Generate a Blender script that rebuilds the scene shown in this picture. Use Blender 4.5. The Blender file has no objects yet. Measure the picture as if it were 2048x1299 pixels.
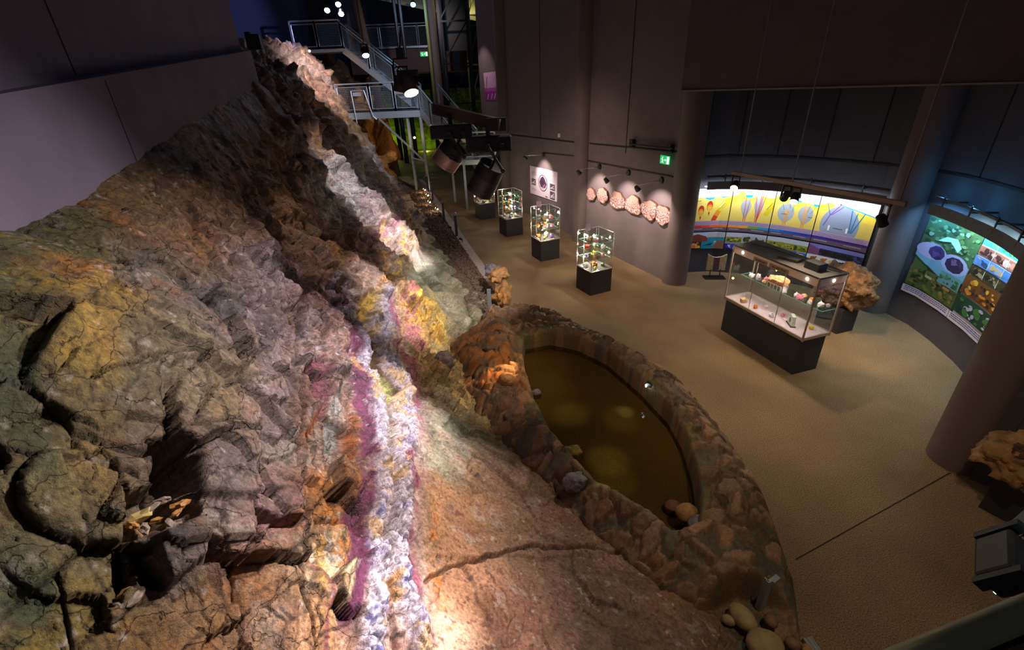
import bpy, bmesh, math, random
import numpy as np
from mathutils import Vector, Matrix

# ------------------------------------------------------------------ camera
HC = 5.0; FPX = 929.4; PITCH = 0.48165; ROLL = -0.04313
def _axes():
    fw = np.array([0, math.cos(PITCH), -math.sin(PITCH)]); rt = np.array([1., 0, 0]); up = np.cross(rt, fw)
    return math.cos(ROLL)*rt + math.sin(ROLL)*up, -math.sin(ROLL)*rt + math.cos(ROLL)*up, fw
RX, UX, WX = _axes(); CAM = np.array([0, 0, HC])
S = bpy.context.scene
cd = bpy.data.cameras.new('camera'); cam = bpy.data.objects.new('camera', cd); S.collection.objects.link(cam)
cd.sensor_fit = 'HORIZONTAL'; cd.sensor_width = 36; cd.lens = 36*FPX/2048; cd.clip_start = .05; cd.clip_end = 200
cam.matrix_world = Matrix(((RX[0], UX[0], -WX[0], 0), (RX[1], UX[1], -WX[1], 0), (RX[2], UX[2], -WX[2], HC), (0, 0, 0, 1)))
S.camera = cam
S.view_settings.view_transform = 'Standard'; S.view_settings.look = 'None'
S.view_settings.gamma = 1; S.view_settings.use_curve_mapping = False
S.view_settings.exposure = 0.0
w = bpy.data.worlds.new('world'); S.world = w; w.use_nodes = True
w.node_tree.nodes['Background'].inputs[0].default_value = (.50, .50, .72, 1)
w.node_tree.nodes['Background'].inputs[1].default_value = .055

def spot(name, loc, target, power, color=(1, 1, 1), angle=40, blend=.6, radius=.04):
    l = bpy.data.lights.new(name, 'SPOT'); l.energy = power; l.color = color
    l.spot_size = math.radians(angle); l.spot_blend = blend; l.shadow_soft_size = radius
    o = bpy.data.objects.new(name, l); S.collection.objects.link(o); o.location = loc
    o.rotation_euler = (Vector(target)-Vector(loc)).to_track_quat('-Z', 'Y').to_euler()
    return o
def point(name, loc, power, color=(1, 1, 1), radius=.02):
    l = bpy.data.lights.new(name, 'POINT'); l.energy = power; l.color = color; l.shadow_soft_size = radius
    o = bpy.data.objects.new(name, l); S.collection.objects.link(o); o.location = loc
    return o

# ------------------------------------------------------------------ helpers
def ray(u, v): return WX + RX*(u-1024)/FPX - UX*(v-649.5)/FPX
def at(u, v, z=0.):                      # pixel -> point on the level plane z
    d = ray(u, v); return Vector(CAM + d*(z-HC)/d[2])
def on(u, v, p, n):                      # pixel -> point on an upright plane through p with normal n
    d = ray(u, v); t = (n[0]*p[0]+n[1]*p[1])/(n[0]*d[0]+n[1]*d[1]); return Vector(CAM + d*t)
def aty(u, v, y): return on(u, v, (0, y), (0, 1))
def pixn(P):
    d = P - CAM; k = np.maximum(d@WX, .02); return 1024+FPX*(d@RX)/k, 649.5-FPX*(d@UX)/k

def srgb(r, g, b):
    f = lambda c: (c/255/12.92 if c <= 10 else ((c/255+.055)/1.055)**2.4)
    return (f(r), f(g), f(b), 1)
def mat(name, col, rough=.6, metal=0., emit=None, es=1., spec=.5, noise=None, bump=None, wear=None):
    m = bpy.data.materials.new(name); m.use_nodes = True; nt = m.node_tree; b = nt.nodes['Principled BSDF']
    b.inputs['Base Color'].default_value = col; b.inputs['Roughness'].default_value = rough
    b.inputs['Metallic'].default_value = metal; b.inputs['Specular IOR Level'].default_value = spec
    if emit: b.inputs['Emission Color'].default_value = emit; b.inputs['Emission Strength'].default_value = es
    g = None
    if noise or bump:
        g = nt.nodes.new('ShaderNodeNewGeometry')
    if noise:                            # (scale, strength): mottled colour
        n = nt.nodes.new('ShaderNodeTexNoise'); n.inputs['Scale'].default_value = noise[0]; n.inputs['Detail'].default_value = 6
        nt.links.new(g.outputs['Position'], n.inputs['Vector'])
        r = nt.nodes.new('ShaderNodeValToRGB'); s = noise[1]
        r.color_ramp.elements[0].position = .3; r.color_ramp.elements[1].position = .7
        r.color_ramp.elements[0].color = tuple(c*(1-s) for c in col[:3])+(1,)
        r.color_ramp.elements[1].color = tuple(min(1, c*(1+s)) for c in col[:3])+(1,)
        nt.links.new(n.outputs['Fac'], r.inputs[0]); nt.links.new(r.outputs[0], b.inputs['Base Color'])
    if bump:                             # (scale, distance)
        n = nt.nodes.new('ShaderNodeTexNoise'); n.inputs['Scale'].default_value = bump[0]; n.inputs['Detail'].default_value = 5
        nt.links.new(g.outputs['Position'], n.inputs['Vector'])
        bp = nt.nodes.new('ShaderNodeBump'); bp.inputs['Distance'].default_value = bump[1]; bp.inputs['Strength'].default_value = 1
        nt.links.new(n.outputs['Fac'], bp.inputs['Height']); nt.links.new(bp.outputs[0], b.inputs['Normal'])
    return m
def vcol_mat(name, rough=.65, bump=(40, .01), spec=.4, nscale=30, nstr=.35, spots=None):
    m = bpy.data.materials.new(name); m.use_nodes = True; nt = m.node_tree; b = nt.nodes['Principled BSDF']
    a = nt.nodes.new('ShaderNodeAttribute'); a.attribute_name = 'Col'
    g = nt.nodes.new('ShaderNodeNewGeometry')
    n = nt.nodes.new('ShaderNodeTexNoise'); n.inputs['Scale'].default_value = nscale; n.inputs['Detail'].default_value = 8
    n.inputs['Roughness'].default_value = .7
    nt.links.new(g.outputs['Position'], n.inputs['Vector'])
    mr = nt.nodes.new('ShaderNodeMapRange'); mr.inputs[1].default_value = .3; mr.inputs[2].default_value = .7
    mr.inputs[3].default_value = 1-nstr; mr.inputs[4].default_value = 1+nstr
    nt.links.new(n.outputs['Fac'], mr.inputs[0])
    mx = nt.nodes.new('ShaderNodeVectorMath'); mx.operation = 'SCALE'
    nt.links.new(a.outputs['Color'], mx.inputs[0]); nt.links.new(mr.outputs[0], mx.inputs['Scale'])
    nt.links.new(mx.outputs[0], b.inputs['Base Color'])
    n2 = nt.nodes.new('ShaderNodeTexNoise'); n2.inputs['Scale'].default_value = bump[0]; n2.inputs['Detail'].default_value = 8
    n2.inputs['Roughness'].default_value = .65
    nt.links.new(g.outputs['Position'], n2.inputs['Vector'])
    bp = nt.nodes.new('ShaderNodeBump'); bp.inputs['Distance'].default_value = bump[1]
    nt.links.new(n2.outputs['Fac'], bp.inputs['Height']); nt.links.new(bp.outputs[0], b.inputs['Normal'])
    b.inputs['Roughness'].default_value = rough; b.inputs['Specular IOR Level'].default_value = spec
    return m

def wm(o):
    M = Matrix.Translation(o.location) @ o.rotation_euler.to_matrix().to_4x4() @ Matrix.Diagonal((*o.scale, 1))
    return M if o.parent is None else wm(o.parent) @ o.matrix_parent_inverse @ M
class MB:                                # collects shapes, links them as ONE mesh object
    def __init__(s): s.bm = bmesh.new()
    def _tf(s, vs, M):
        bmesh.ops.transform(s.bm, matrix=M, verts=vs)
    def box(s, c, d, rz=0, bev=0, M=None):
        r = bmesh.ops.create_cube(s.bm, size=1); vs = r['verts']
        T = Matrix.Translation(c) @ Matrix.Rotation(rz, 4, 'Z') @ Matrix.Diagonal((*d, 1))
        if M is not None: T = M @ T
        s._tf(vs, T)
        if bev:
            es = list({e for v in vs for e in v.link_edges})
            bmesh.ops.bevel(s.bm, geom=es, offset=bev, segments=2, affect='EDGES', profile=.5)
        return s
    def tube(s, a, b, r, n=10, r2=None, cap=True):
        a = Vector(a); b = Vector(b); d = b-a
        q = d.to_track_quat('Z', 'Y').to_matrix().to_4x4()
        bmesh.ops.create_cone(s.bm, cap_ends=cap, segments=n, radius1=r, radius2=r if r2 is None else r2, depth=d.length,
                              matrix=Matrix.Translation((a+b)/2) @ q)
        return s
    def path(s, pts, r, n=8):
        for a, b in zip(pts[:-1], pts[1:]): s.tube(a, b, r, n)
        for p in pts[1:-1]: bmesh.ops.create_icosphere(s.bm, subdivisions=1, radius=r*1.02, matrix=Matrix.Translation(p))
        return s
    def bar(s, a, b, w_, h_):            # rectangular bar between two points, h_ upright
        a = Vector(a); b = Vector(b); d = b-a; q = d.to_track_quat('X', 'Z').to_matrix().to_4x4()
        r = bmesh.ops.create_cube(s.bm, size=1)
        s._tf(r['verts'], Matrix.Translation((a+b)/2) @ q @ Matrix.Diagonal((d.length, w_, h_, 1))); return s
    def poly(s, pts, thick=None, n=None):  # a polygon, extruded by vector thick
        vs = [s.bm.verts.new(p) for p in pts]
        f = s.bm.faces.new(vs)
        if thick is not None:
            r = bmesh.ops.extrude_face_region(s.bm, geom=[f])
            bmesh.ops.translate(s.bm, vec=thick, verts=[v for v in r['geom'] if isinstance(v, bmesh.types.BMVert)])
        return s
    def lathe(s, prof, n=20, M=None):    # prof: (r, z)
        rings = []
        for (r, z) in prof:
            ring = [s.bm.verts.new((r*math.cos(2*math.pi*i/n), r*math.sin(2*math.pi*i/n), z)) for i in range(n)]; rings.append(ring)
        for A, B in zip(rings[:-1], rings[1:]):
            for i in range(n): s.bm.faces.new((A[i], A[(i+1) % n], B[(i+1) % n], B[i]))
        s.bm.faces.new(rings[0][::-1]); s.bm.faces.new(rings[-1])
        if M is not None: s._tf([v for r in rings for v in r], M)
        return s
    def build(s, name, m, parent=None, smooth=False, local=False):
        bmesh.ops.recalc_face_normals(s.bm, faces=s.bm.faces)
        me = bpy.data.meshes.new(name); s.bm.to_mesh(me); s.bm.free()
        me.materials.append(m)
        if smooth:
            me.polygons.foreach_set('use_smooth', [True]*len(me.polygons))
            try: me.set_sharp_from_angle(angle=math.radians(35))
            except Exception: pass
        o = bpy.data.objects.new(name, me); S.collection.objects.link(o)
        if parent is not None:
            o.parent = parent
            if not local: o.matrix_parent_inverse = wm(parent).inverted()
        return o
def tag(o, label=None, cat=None, group=None, kind=None):
    if label: o['label'] = label
    if cat: o['category'] = cat
    if group: o['group'] = group
    if kind: o['kind'] = kind
    return o
def empty(name, loc, label, cat, group=None, rz=0):
    o = bpy.data.objects.new(name, None); S.collection.objects.link(o); o.location = loc; o.rotation_euler = (0, 0, rz)
    o.empty_display_size = .1
    return tag(o, label, cat, group)
def struct(o): o['kind'] = 'structure'; return o
def copy_tree(o, parent=None):
    c = o.copy(); S.collection.objects.link(c)
    if parent is not None: c.parent = parent
    for ch in list(o.children): copy_tree(ch, c)
    return c

# ------------------------------------------------------------------ numpy noise
_rs = np.random.RandomState(7); _T = _rs.rand(32, 32, 32).astype(np.float32)
def vn(P):
    I = np.floor(P).astype(int); f = (P-I).astype(np.float32); f = f*f*(3-2*f); I &= 31; J = (I+1) & 31
    x0, y0, z0 = I.T; x1, y1, z1 = J.T; a, b, c = f.T
    T = _T
    return ((T[x0, y0, z0]*(1-a)+T[x1, y0, z0]*a)*(1-b)+(T[x0, y1, z0]*(1-a)+T[x1, y1, z0]*a)*b)*(1-c) + \
           ((T[x0, y0, z1]*(1-a)+T[x1, y0, z1]*a)*(1-b)+(T[x0, y1, z1]*(1-a)+T[x1, y1, z1]*a)*b)*c
def fbm(P, sc, oct=5, rough=.5, ridge=False):
    s = 0; a = 1; t = 0; Q = P*sc
    for i in range(oct):
        n = vn(Q+i*7.3)*2-1
        if ridge: n = 1-2*np.abs(n)
        s = s+a*n; t += a; a *= rough; Q = Q*2.03
    return s/t
def cells(P, seed=0):
    """Voronoi in 3-D: id-hash of nearest cell (3 values), vector to its point, F2-F1"""
    rs = np.random.RandomState(seed); J = rs.rand(32, 32, 32, 3).astype(np.float32); Hh = rs.rand(32, 32, 32, 4).astype(np.float32)
    I = np.floor(P).astype(int); n = len(P)
    f1 = np.full(n, 9., np.float32); f2 = f1.copy(); vec = np.zeros((n, 3), np.float32); idh = np.zeros((n, 4), np.float32)
    for dx in (-1, 0, 1):
        for dy in (-1, 0, 1):
            for dz in (-1, 0, 1):
                K = I+np.array([dx, dy, dz]); Km = K & 31
                q = K+J[Km[:, 0], Km[:, 1], Km[:, 2]]
                d = (P-q).astype(np.float32); L = np.sqrt((d*d).sum(1))
                m = L < f1
                f2 = np.where(m, f1, np.minimum(f2, L)); f1 = np.where(m, L, f1)
                vec[m] = d[m]; idh[m] = Hh[Km[m, 0], Km[m, 1], Km[m, 2]]
    return idh, vec, f2-f1
def seg_dist(U, V, pts):
    best = np.full(U.shape, 1e9)
    for (a, b), (c, d) in zip(pts[:-1], pts[1:]):
        ex, ey = c-a, d-b; L = ex*ex+ey*ey
        t = np.clip(((U-a)*ex+(V-b)*ey)/L, 0, 1)
        best = np.minimum(best, np.hypot(U-a-t*ex, V-b-t*ey))
    return best
def poly_sd(U, V, pts):                  # signed distance, negative inside
    d = seg_dist(U, V, pts+[pts[0]]); ins = np.zeros(U.shape, bool); n = len(pts)
    for i in range(n):
        x1, y1 = pts[i]; x2, y2 = pts[(i+1) % n]
        if y1 == y2: continue
        c = ((y1 > V) != (y2 > V)) & (U < (x2-x1)*(V-y1)/(y2-y1)+x1)
        ins ^= c
    return np.where(ins, -d, d)
def sstep(a, b, x):
    t = np.clip((x-a)/(b-a), 0, 1); return t*t*(3-2*t)
def grid_mesh(name, X, Y, Z, keep, col, m, smooth=True, alpha=None):
    """grid arrays (n,k) -> mesh; keep: bool per vertex; col (n,k,3)"""
    n, k = X.shape; idx = -np.ones((n, k), int); idx[keep] = np.arange(keep.sum())
    q = keep[:-1, :-1] & keep[1:, :-1] & keep[1:, 1:] & keep[:-1, 1:]
    F = np.stack([idx[:-1, :-1][q], idx[1:, :-1][q], idx[1:, 1:][q], idx[:-1, 1:][q]], 1)
    co = np.stack([X[keep], Y[keep], Z[keep]], 1).astype(np.float32)
    me = bpy.data.meshes.new(name); me.vertices.add(len(co)); me.vertices.foreach_set('co', co.ravel())
    me.loops.add(F.size); me.loops.foreach_set('vertex_index', F.ravel().astype(np.int32))
    me.polygons.add(len(F)); me.polygons.foreach_set('loop_start', np.arange(0, F.size, 4, dtype=np.int32))
    me.update(calc_edges=True)
    if smooth: me.polygons.foreach_set('use_smooth', np.ones(len(F), bool))
    if col is not None:
        at_ = me.color_attributes.new('Col', 'FLOAT_COLOR', 'POINT')
        c4 = np.ones((len(co), 4), np.float32); c4[:, :3] = col[keep]
        if alpha is not None: c4[:, 3] = alpha[keep]
        at_.data.foreach_set('color', c4.ravel())
    me.materials.append(m)
    o = bpy.data.objects.new(name, me); S.collection.objects.link(o); return o
# ------------------------------------------------------------------ the rock face
ctl = [(790,370,0),(850,440,0),(900,510,0),(975,600,0),(985,640,0.),(900,700,.35),(930,790,.3),(1000,885,.25),(1060,930,.2),(1180,1050,.1),(1350,1170,.03),(1500,1299,-.02),
(0,1299,3.1),(250,1299,2.85),(500,1299,2.5),(750,1299,2.0),(1000,1299,1.35),(1250,1299,.65),
(0,1050,3.4),(350,1050,3.0),(600,1050,2.45),(750,1050,1.95),(950,1050,1.1),(1100,1060,.5),
(0,800,3.75),(200,800,3.55),(400,800,3.2),(600,800,2.5),(720,800,1.95),(850,800,.95),
(0,600,4.05),(150,600,3.9),(300,600,3.65),(500,600,3.1),(650,600,2.3),(750,600,1.65),(850,600,1.0),(930,620,.4),
(0,460,4.19),(60,430,4.21),(125,394,4.25),(185,360,4.33),(250,320,4.42),
(300,450,4.0),(500,450,3.5),(620,450,2.8),(720,450,1.9),(800,450,.9),
(550,320,3.5),(650,350,3.1),(700,340,2.6),(740,380,1.3)]
cty = [(525,180,11.6),(545,215,13),(690,245,23.5),(530,122,20),(535,108,22),(600,114,24),(640,136,25),(470,112,20.5),(565,108,26),(625,126,27.5),(600,170,19),(660,185,24),(630,260,16),(700,280,22),(745,320,24.5)]
CP = np.array([list(at(*c)) for c in ctl]+[list(aty(*c)) for c in cty] +
  [(3.5,3.5,-1.2),(2.2,5.5,-1.2),(1.5,8,-1.2),(1,11,-1),(-.5,16,-1),(-2,22,-1),(4,1.5,-1),(-5,28.5,-1.),(-8,29,1.5),(-12,30,3.5),
   (-3.05,9.6,1.8),(-4.35,7.38,4.55),(-4.58,8.4,4.66),(-4.85,9.7,4.78),(-5.05,10.6,4.88),(-3.72,7.6,3.55),(-4.25,9.8,3.7),(-4.5,11.2,3.75),
   (-3.5,0,4.3),(-2,-1,3.6),(0,-1,2.4),(2,-.5,1.),(-6,3,5.6),(-8,8,5.8),(-10,14,6.3),(-13,20,5.2),(-15,26,4.0),(-12.5,28,5.0),(-10.5,30.5,3.5)])
def _phi(r2): return .5*r2*np.log(np.maximum(r2, 1e-12))
_n = len(CP); _A = np.zeros((_n+3, _n+3)); _D = ((CP[:, None, :2]-CP[None, :, :2])**2).sum(-1)
_A[:_n, :_n] = _phi(_D)+np.eye(_n)*.05; _A[:_n, _n] = 1; _A[:_n, _n+1:] = CP[:, :2]; _A[_n:, :_n] = _A[:_n, _n:].T
_W = np.linalg.solve(_A, np.concatenate([CP[:, 2], [0, 0, 0]]))
def rock_z(x, y):
    x = np.asarray(x, float); y = np.asarray(y, float); z = _W[_n]+_W[_n+1]*x+_W[_n+2]*y
    for i in range(_n): z = z+_W[i]*_phi((x-CP[i, 0])**2+(y-CP[i, 1])**2)
    return z
def rock_hit(u, v):
    d = ray(u, v); t = np.concatenate([np.arange(.3, 8, .02), np.arange(8, 40, .06)]); P = CAM+d*t[:, None]
    m = P[:, 2] < rock_z(P[:, 0], P[:, 1]); i = int(np.argmax(m)) if m.any() else len(t)-1
    return Vector(P[i])

NT, NR = 950, 800
th = np.radians(np.linspace(-88, 52, NT)); lr = np.exp(np.linspace(math.log(.75), math.log(33), NR))
TH, LR = np.meshgrid(th, lr, indexing='ij'); X = LR*np.sin(TH); Y = LR*np.cos(TH); Z = rock_z(X, Y)
Xs, Ys = X.ravel(), Y.ravel(); P = np.stack([Xs, Ys, Z.ravel()], 1)
e = .01; gx = (rock_z(Xs+e, Ys)-P[:, 2])/e; gy = (rock_z(Xs, Ys+e)-P[:, 2])/e
N = np.stack([-gx, -gy, np.ones_like(gx)], 1); N /= np.linalg.norm(N, axis=1)[:, None]
U, V = pixn(P)
# ---- regional masks (over the surface)
slab = sstep(-40, 40, -poly_sd(U, V, [(850,800),(930,830),(1080,930),(1250,1060),(1560,1320),(1400,1500),(850,1500),(840,1000)]))
fold = sstep(-15, 25, -poly_sd(U, V, [(800,560),(830,500),(860,430),(900,500),(1000,640),(900,720),(860,720),(890,650)]))
silver = sstep(-20, 30, -poly_sd(U, V, [(650,270),(710,270),(770,330),(820,430),(760,450),(640,470),(600,400),(620,330)]))
vein = sstep(-20, 20, -poly_sd(U, V, [(770,400),(840,400),(850,480),(780,560),(830,700),(850,850),(840,1000),(860,1299),(880,1500),(700,1500),(715,1150),(725,1000),(710,850),(690,700),(670,560),(720,500)]))
upper = sstep(-60, 60, -poly_sd(U, V, [(-900,400),(0,400),(525,160),(560,330),(520,430),(380,470),(200,560),(-900,750)]))
block = np.clip(1-slab-fold*.9-silver*.6-vein*.7-upper*.55, 0, 1)
far = np.clip((np.linalg.norm(P-CAM, axis=1)-2)/12, 0, 1)
def C_(sc, seed, an=(1, 1, 1), warp=.25):
    Q = P*sc*np.array(an); Q = Q+warp*np.stack([fbm(P, sc*1.3+.1, 2), fbm(P+9, sc*1.3+.1, 2), fbm(P+17, sc*1.3, 2)], 1)
    return cells(Q, seed)
D = np.zeros(len(P)); crack = np.zeros(len(P))
def blocks(sc, seed, amp, tilt, msk, an=(1, 1, 1), cw=.05):
    global D, crack
    h, v, f = C_(sc, seed, an)
    tl = ((h[:, :3]-.5)*v).sum(1)*tilt
    D += msk*amp*((h[:, 3]-.5)+tl)
    c = msk*np.exp(-(f/cw)**2); crack = np.maximum(crack, c)
    D -= c*amp*.16
    return h, f
hb, fb = blocks(1.5, 1, .13, 1.8, block, (1, 1, 1.1), .03)
hc, fc = blocks(3.6, 2, .05, 2.0, np.clip(block+upper*.7+silver*.4, 0, 1), (1, 1.1, 1), .035)
blocks(9, 3, .014, 2.0, np.clip(block*.7+upper+silver*.6+vein*.8, 0, 1), (1, 1, 1), .06)
blocks(.75, 4, .20, 1.2, far*(1-fold)*.7)
blocks(2.0, 8, .11, 2.0, far*(1-fold)*.9)
D += fbm(P, 1.2, 4)*.12*(1-slab*.6) + fbm(P, 8, 4, .6)*.016*(1-slab*.5)
D += upper*(fbm(P, 5, 4, .65, True)*.05) + far*(1-fold)*fbm(P, 1.6, 6, .62, True)*.13
# bedding ridges on the folded rock, running down to the right
rd = (V*.66-U*.75)/17+fbm(P, 1.0, 3)*1.6
D += fold*(np.abs(((rd % 2)-1))*-.14+fbm(P, 6, 3)*.03)
rs_ = (V*.5-U*.86)/9+fbm(P, 1.6, 3)*2.2
D += silver*(np.abs(((rs_ % 2)-1))*-.05)
# foliation: streaks that run with the strike of the vein
sv = np.array([.27, -.96, 0]); pv = np.array([.96, .27, 0]); La = np.stack([P@sv*.8, P@pv*6, P[:, 2]*5], 1)+fbm(P, 1.2, 3)[:, None]*np.array([0, 1.2, 1.0])
lin1 = fbm(La, 1.0, 5, .6, True); lin2 = fbm(La+11, 2.6, 4, .6, True)
lmask = np.clip(sstep(540, 620, U)*sstep(900, 840, U)*sstep(420, 520, V)*(1-slab)*(1-fold), 0, 1)
D += lmask*(lin1*.030+lin2*.010)
# vein: two raised knobbly bands with a cleft between
def band(pts, wd): return np.exp(-(seg_dist(U, V, pts)/wd)**4)
stripL = [(668,570),(700,660),(728,730),(748,820),(752,950),(752,1100),(760,1200),(745,1299),(740,1400)]
stripR = [(752,590),(765,690),(800,770),(812,850),(790,960),(798,1050),(797,1160),(825,1230),(840,1320)]
pL = [(672,590),(690,650),(700,700),(710,760),(728,840),(726,930),(720,1020),(728,1090),(716,1180),(700,1299),(690,1400)]
pR = [(770,600),(790,660),(818,720),(832,800),(838,850),(806,930),(822,1010),(822,1080),(824,1140),(838,1200),(860,1290)]
wob = fbm(P, 4, 4, .6)*10
Uo, Vo = U, V; U = U+wob; V = V+fbm(P+3, 4, 4, .6)*10
bL = band(stripL, 20); bR = band(stripR, 22); qL = band(pL, 13+V*.004); qR = band(pR, 11)
hv, vv, fv = cells(np.stack([P[:, 0]*5, P[:, 1]*9, P[:, 2]*9], 1), 11)
knob = np.exp(-(fv/.12)**2)
D += bL*(.05-.05*knob)+bR*(.06-.05*knob)
cleft = band([(735,600),(728,650),(745,690),(752,730),(770,760),(790,780)], 12)*1.5+.6*band([(770,600),(775,860),(778,1000),(776,1150),(790,1299)], 5)
D -= .10*np.clip(cleft, 0, 1)
D -= qL*.02
# crack across the slab, edge step
ck = band([(850,1160),(905,1122),(960,1115),(1060,1088),(1130,1095),(1200,1102),(1330,1112)], 4)
D -= ck*.05; crack = np.maximum(crack, ck)
stepm = sstep(-3, 3, V-(1110+fbm(P, 2, 3)*14))*slab; D -= stepm*.02
ck2 = np.maximum.reduce([band(p, 3.2) for p in (
 [(600,610),(590,700),(610,840),(612,900),(600,1000),(612,1150),(640,1299)],
 [(330,862),(450,850),(520,855)],[(520,860),(522,960),(515,1050),(500,1120),(505,1299)],[(400,990),(412,1050),(470,1080),(468,1150)],
 [(115,1150),(150,1299)],[(240,980),(250,1100),(240,1200)],[(480,490),(560,600)],[(330,600),(450,610),(560,600)],[(180,760),(300,720),(480,700)],
 [(640,470),(680,520)],[(935,540),(945,640),(950,700)],[(380,850),(420,780),(520,760)],[(610,1010),(640,1030),(700,1030)])])
D -= ck2*.045; crack = np.maximum(crack, ck2)
# planed faces, ledges and cavities seen in the photo
def inset(pts, dep, soft=5):
    global D
    m = sstep(-soft, soft, -poly_sd(U, V, pts)); D -= m*dep; return m
c1 = inset([(318,862),(345,866),(402,905),(398,972),(318,985)], .30)
c2 = inset([(236,1100),(262,1105),(268,1165),(236,1170)], .22, 4)
c3 = inset([(292,1112),(330,1168),(278,1160)], .18, 4)
c4 = inset([(610,715),(640,740),(662,790),(655,828),(630,800),(612,770)], .10)
c5 = inset([(515,1008),(600,1038),(590,1055),(520,1050)], .14, 4)
c6 = inset([(620,860),(640,900),(700,925),(705,850),(690,750),(640,830)], .09, 8)
c7 = inset([(535,565),(560,572),(578,600),(560,608)], .09, 4)
c8 = inset([(415,1050),(440,1062),(470,1110),(420,1120)], .10, 4)
c9 = inset([(470,500),(500,600),(560,590),(520,500)], -.08, 12)
ledge = inset([(245,1000),(300,985),(400,985),(405,1030),(330,1070),(250,1080)], .16, 7)
inset([(405,870),(520,860),(520,985),(405,985)], -.07, 8)
inset([(320,1040),(410,1000),(405,1110),(335,1170),(300,1100)], -.10, 8)
# ---- colour by region; the tones keep some of the light on the rock
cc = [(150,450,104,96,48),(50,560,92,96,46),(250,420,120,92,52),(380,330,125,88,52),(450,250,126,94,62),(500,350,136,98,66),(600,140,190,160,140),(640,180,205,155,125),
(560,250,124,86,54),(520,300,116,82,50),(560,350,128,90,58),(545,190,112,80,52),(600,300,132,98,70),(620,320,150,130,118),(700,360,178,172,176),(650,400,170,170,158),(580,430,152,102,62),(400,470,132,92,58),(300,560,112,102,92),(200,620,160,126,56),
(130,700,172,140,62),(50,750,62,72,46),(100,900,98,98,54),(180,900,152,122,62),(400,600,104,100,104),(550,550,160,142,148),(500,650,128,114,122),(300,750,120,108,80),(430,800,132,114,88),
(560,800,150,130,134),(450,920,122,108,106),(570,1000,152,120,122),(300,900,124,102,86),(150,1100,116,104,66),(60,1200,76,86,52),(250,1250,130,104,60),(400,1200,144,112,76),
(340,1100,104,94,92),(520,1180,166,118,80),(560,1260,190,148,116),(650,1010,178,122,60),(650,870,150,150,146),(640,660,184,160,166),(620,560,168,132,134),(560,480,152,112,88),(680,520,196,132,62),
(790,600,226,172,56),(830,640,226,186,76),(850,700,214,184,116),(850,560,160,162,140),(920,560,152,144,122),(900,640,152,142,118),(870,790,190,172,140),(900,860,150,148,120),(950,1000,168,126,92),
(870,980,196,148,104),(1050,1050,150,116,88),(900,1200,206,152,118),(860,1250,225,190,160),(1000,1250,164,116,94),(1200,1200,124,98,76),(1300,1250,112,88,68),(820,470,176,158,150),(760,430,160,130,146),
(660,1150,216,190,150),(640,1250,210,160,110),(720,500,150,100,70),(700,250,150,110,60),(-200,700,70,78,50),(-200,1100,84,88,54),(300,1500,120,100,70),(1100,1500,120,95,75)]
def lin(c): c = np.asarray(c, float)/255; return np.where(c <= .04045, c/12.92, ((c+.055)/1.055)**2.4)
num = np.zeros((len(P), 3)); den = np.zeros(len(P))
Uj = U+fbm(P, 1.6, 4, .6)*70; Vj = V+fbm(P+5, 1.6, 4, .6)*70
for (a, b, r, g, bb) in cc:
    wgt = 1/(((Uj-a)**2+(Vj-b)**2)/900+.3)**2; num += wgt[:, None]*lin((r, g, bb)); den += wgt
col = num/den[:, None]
lum = lambda c: c@np.array([.3, .6, .1])
# cell to cell tint, mottling, rust and lichen
col *= (1+((hb[:, 0]-.5)*.35*block+(hc[:, 1]-.5)*.35)[:, None])
rust = sstep(.12, .42, fbm(P+31, 1.8, 5, .62))*(1-vein*.6)*(.35+.5*np.clip(upper+.3, 0, 1))*(1-.55*slab); col = col*(1-rust[:, None]*.6)+lin((186,104,34))*rust[:, None]*.6
och = sstep(.10, .38, fbm(P+47, 2.6, 5, .65)); left = sstep(420, 60, U); col = col*(1-(och*(.12+.38*left))[:, None])+lin((176,140,40))*(och*(.12+.38*left))[:, None]
dk = sstep(.08, .45, fbm(P+61, 1.3, 5, .6)); col *= (1-.55*dk*(1-vein)*(1-slab*.6))[:, None]
pale = sstep(.18, .5, fbm(P+77, 5, 4, .7)); col = col*(1-.35*pale[:, None])+lin((205,196,190))*.35*pale[:, None]
pinkz = sstep(.15, .4, fbm(P+83, 3, 4, .6))*slab; col = col*(1-.4*pinkz[:, None])+lin((190,140,126))*.4*pinkz[:, None]
def paint(m, c, k=1.):
    global col
    m = np.clip(m*k, 0, 1)[:, None]; col = col*(1-m)+lin(c)*m
ptc = sstep(-.1, .25, fbm(P+91, 9, 4, .65))
paint(vein*.55, (205,190,190)); paint(vein*ptc*sstep(560,500,V), (214,170,70), .7); paint(vein*sstep(.1,.3,fbm(P+13,7,4)), (150,100,110), .5)
paint(fold*sstep(.0,.4,fbm(P+23,3,4)), (92,98,74), .6); paint(silver*sstep(0,.4,fbm(P+29,4,4)), (214,214,206), .5)
col *= (1-.5*lmask*sstep(.25,.6,lin2))[:, None]; paint(lmask*sstep(-.1,-.5,lin1), (206,186,190), .5); paint(lmask*sstep(.15,.45,lin1), (150,92,60), .5)
paint(bL, (216,206,226), .85); paint(bR, (218,206,222), .85)
paint((bL+bR)*knob, (120,80,60), .5)
blu = sstep(.05, .3, fbm(P*np.array([1, 1, 1])+51, 9, 4, .6))*np.clip(bL+bR, 0, 1)
paint(blu*(.35+.65*sstep(980, 1060, V)), (84,86,170), .85)
zz = sstep(.2,.5,np.sin((V+14*np.sin(U/5.5+fbm(P,6,2)*3))/4.6))*np.clip(bL+bR, 0, 1)*sstep(1000,1040,V); paint(zz, (236,226,244), .8)
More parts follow.
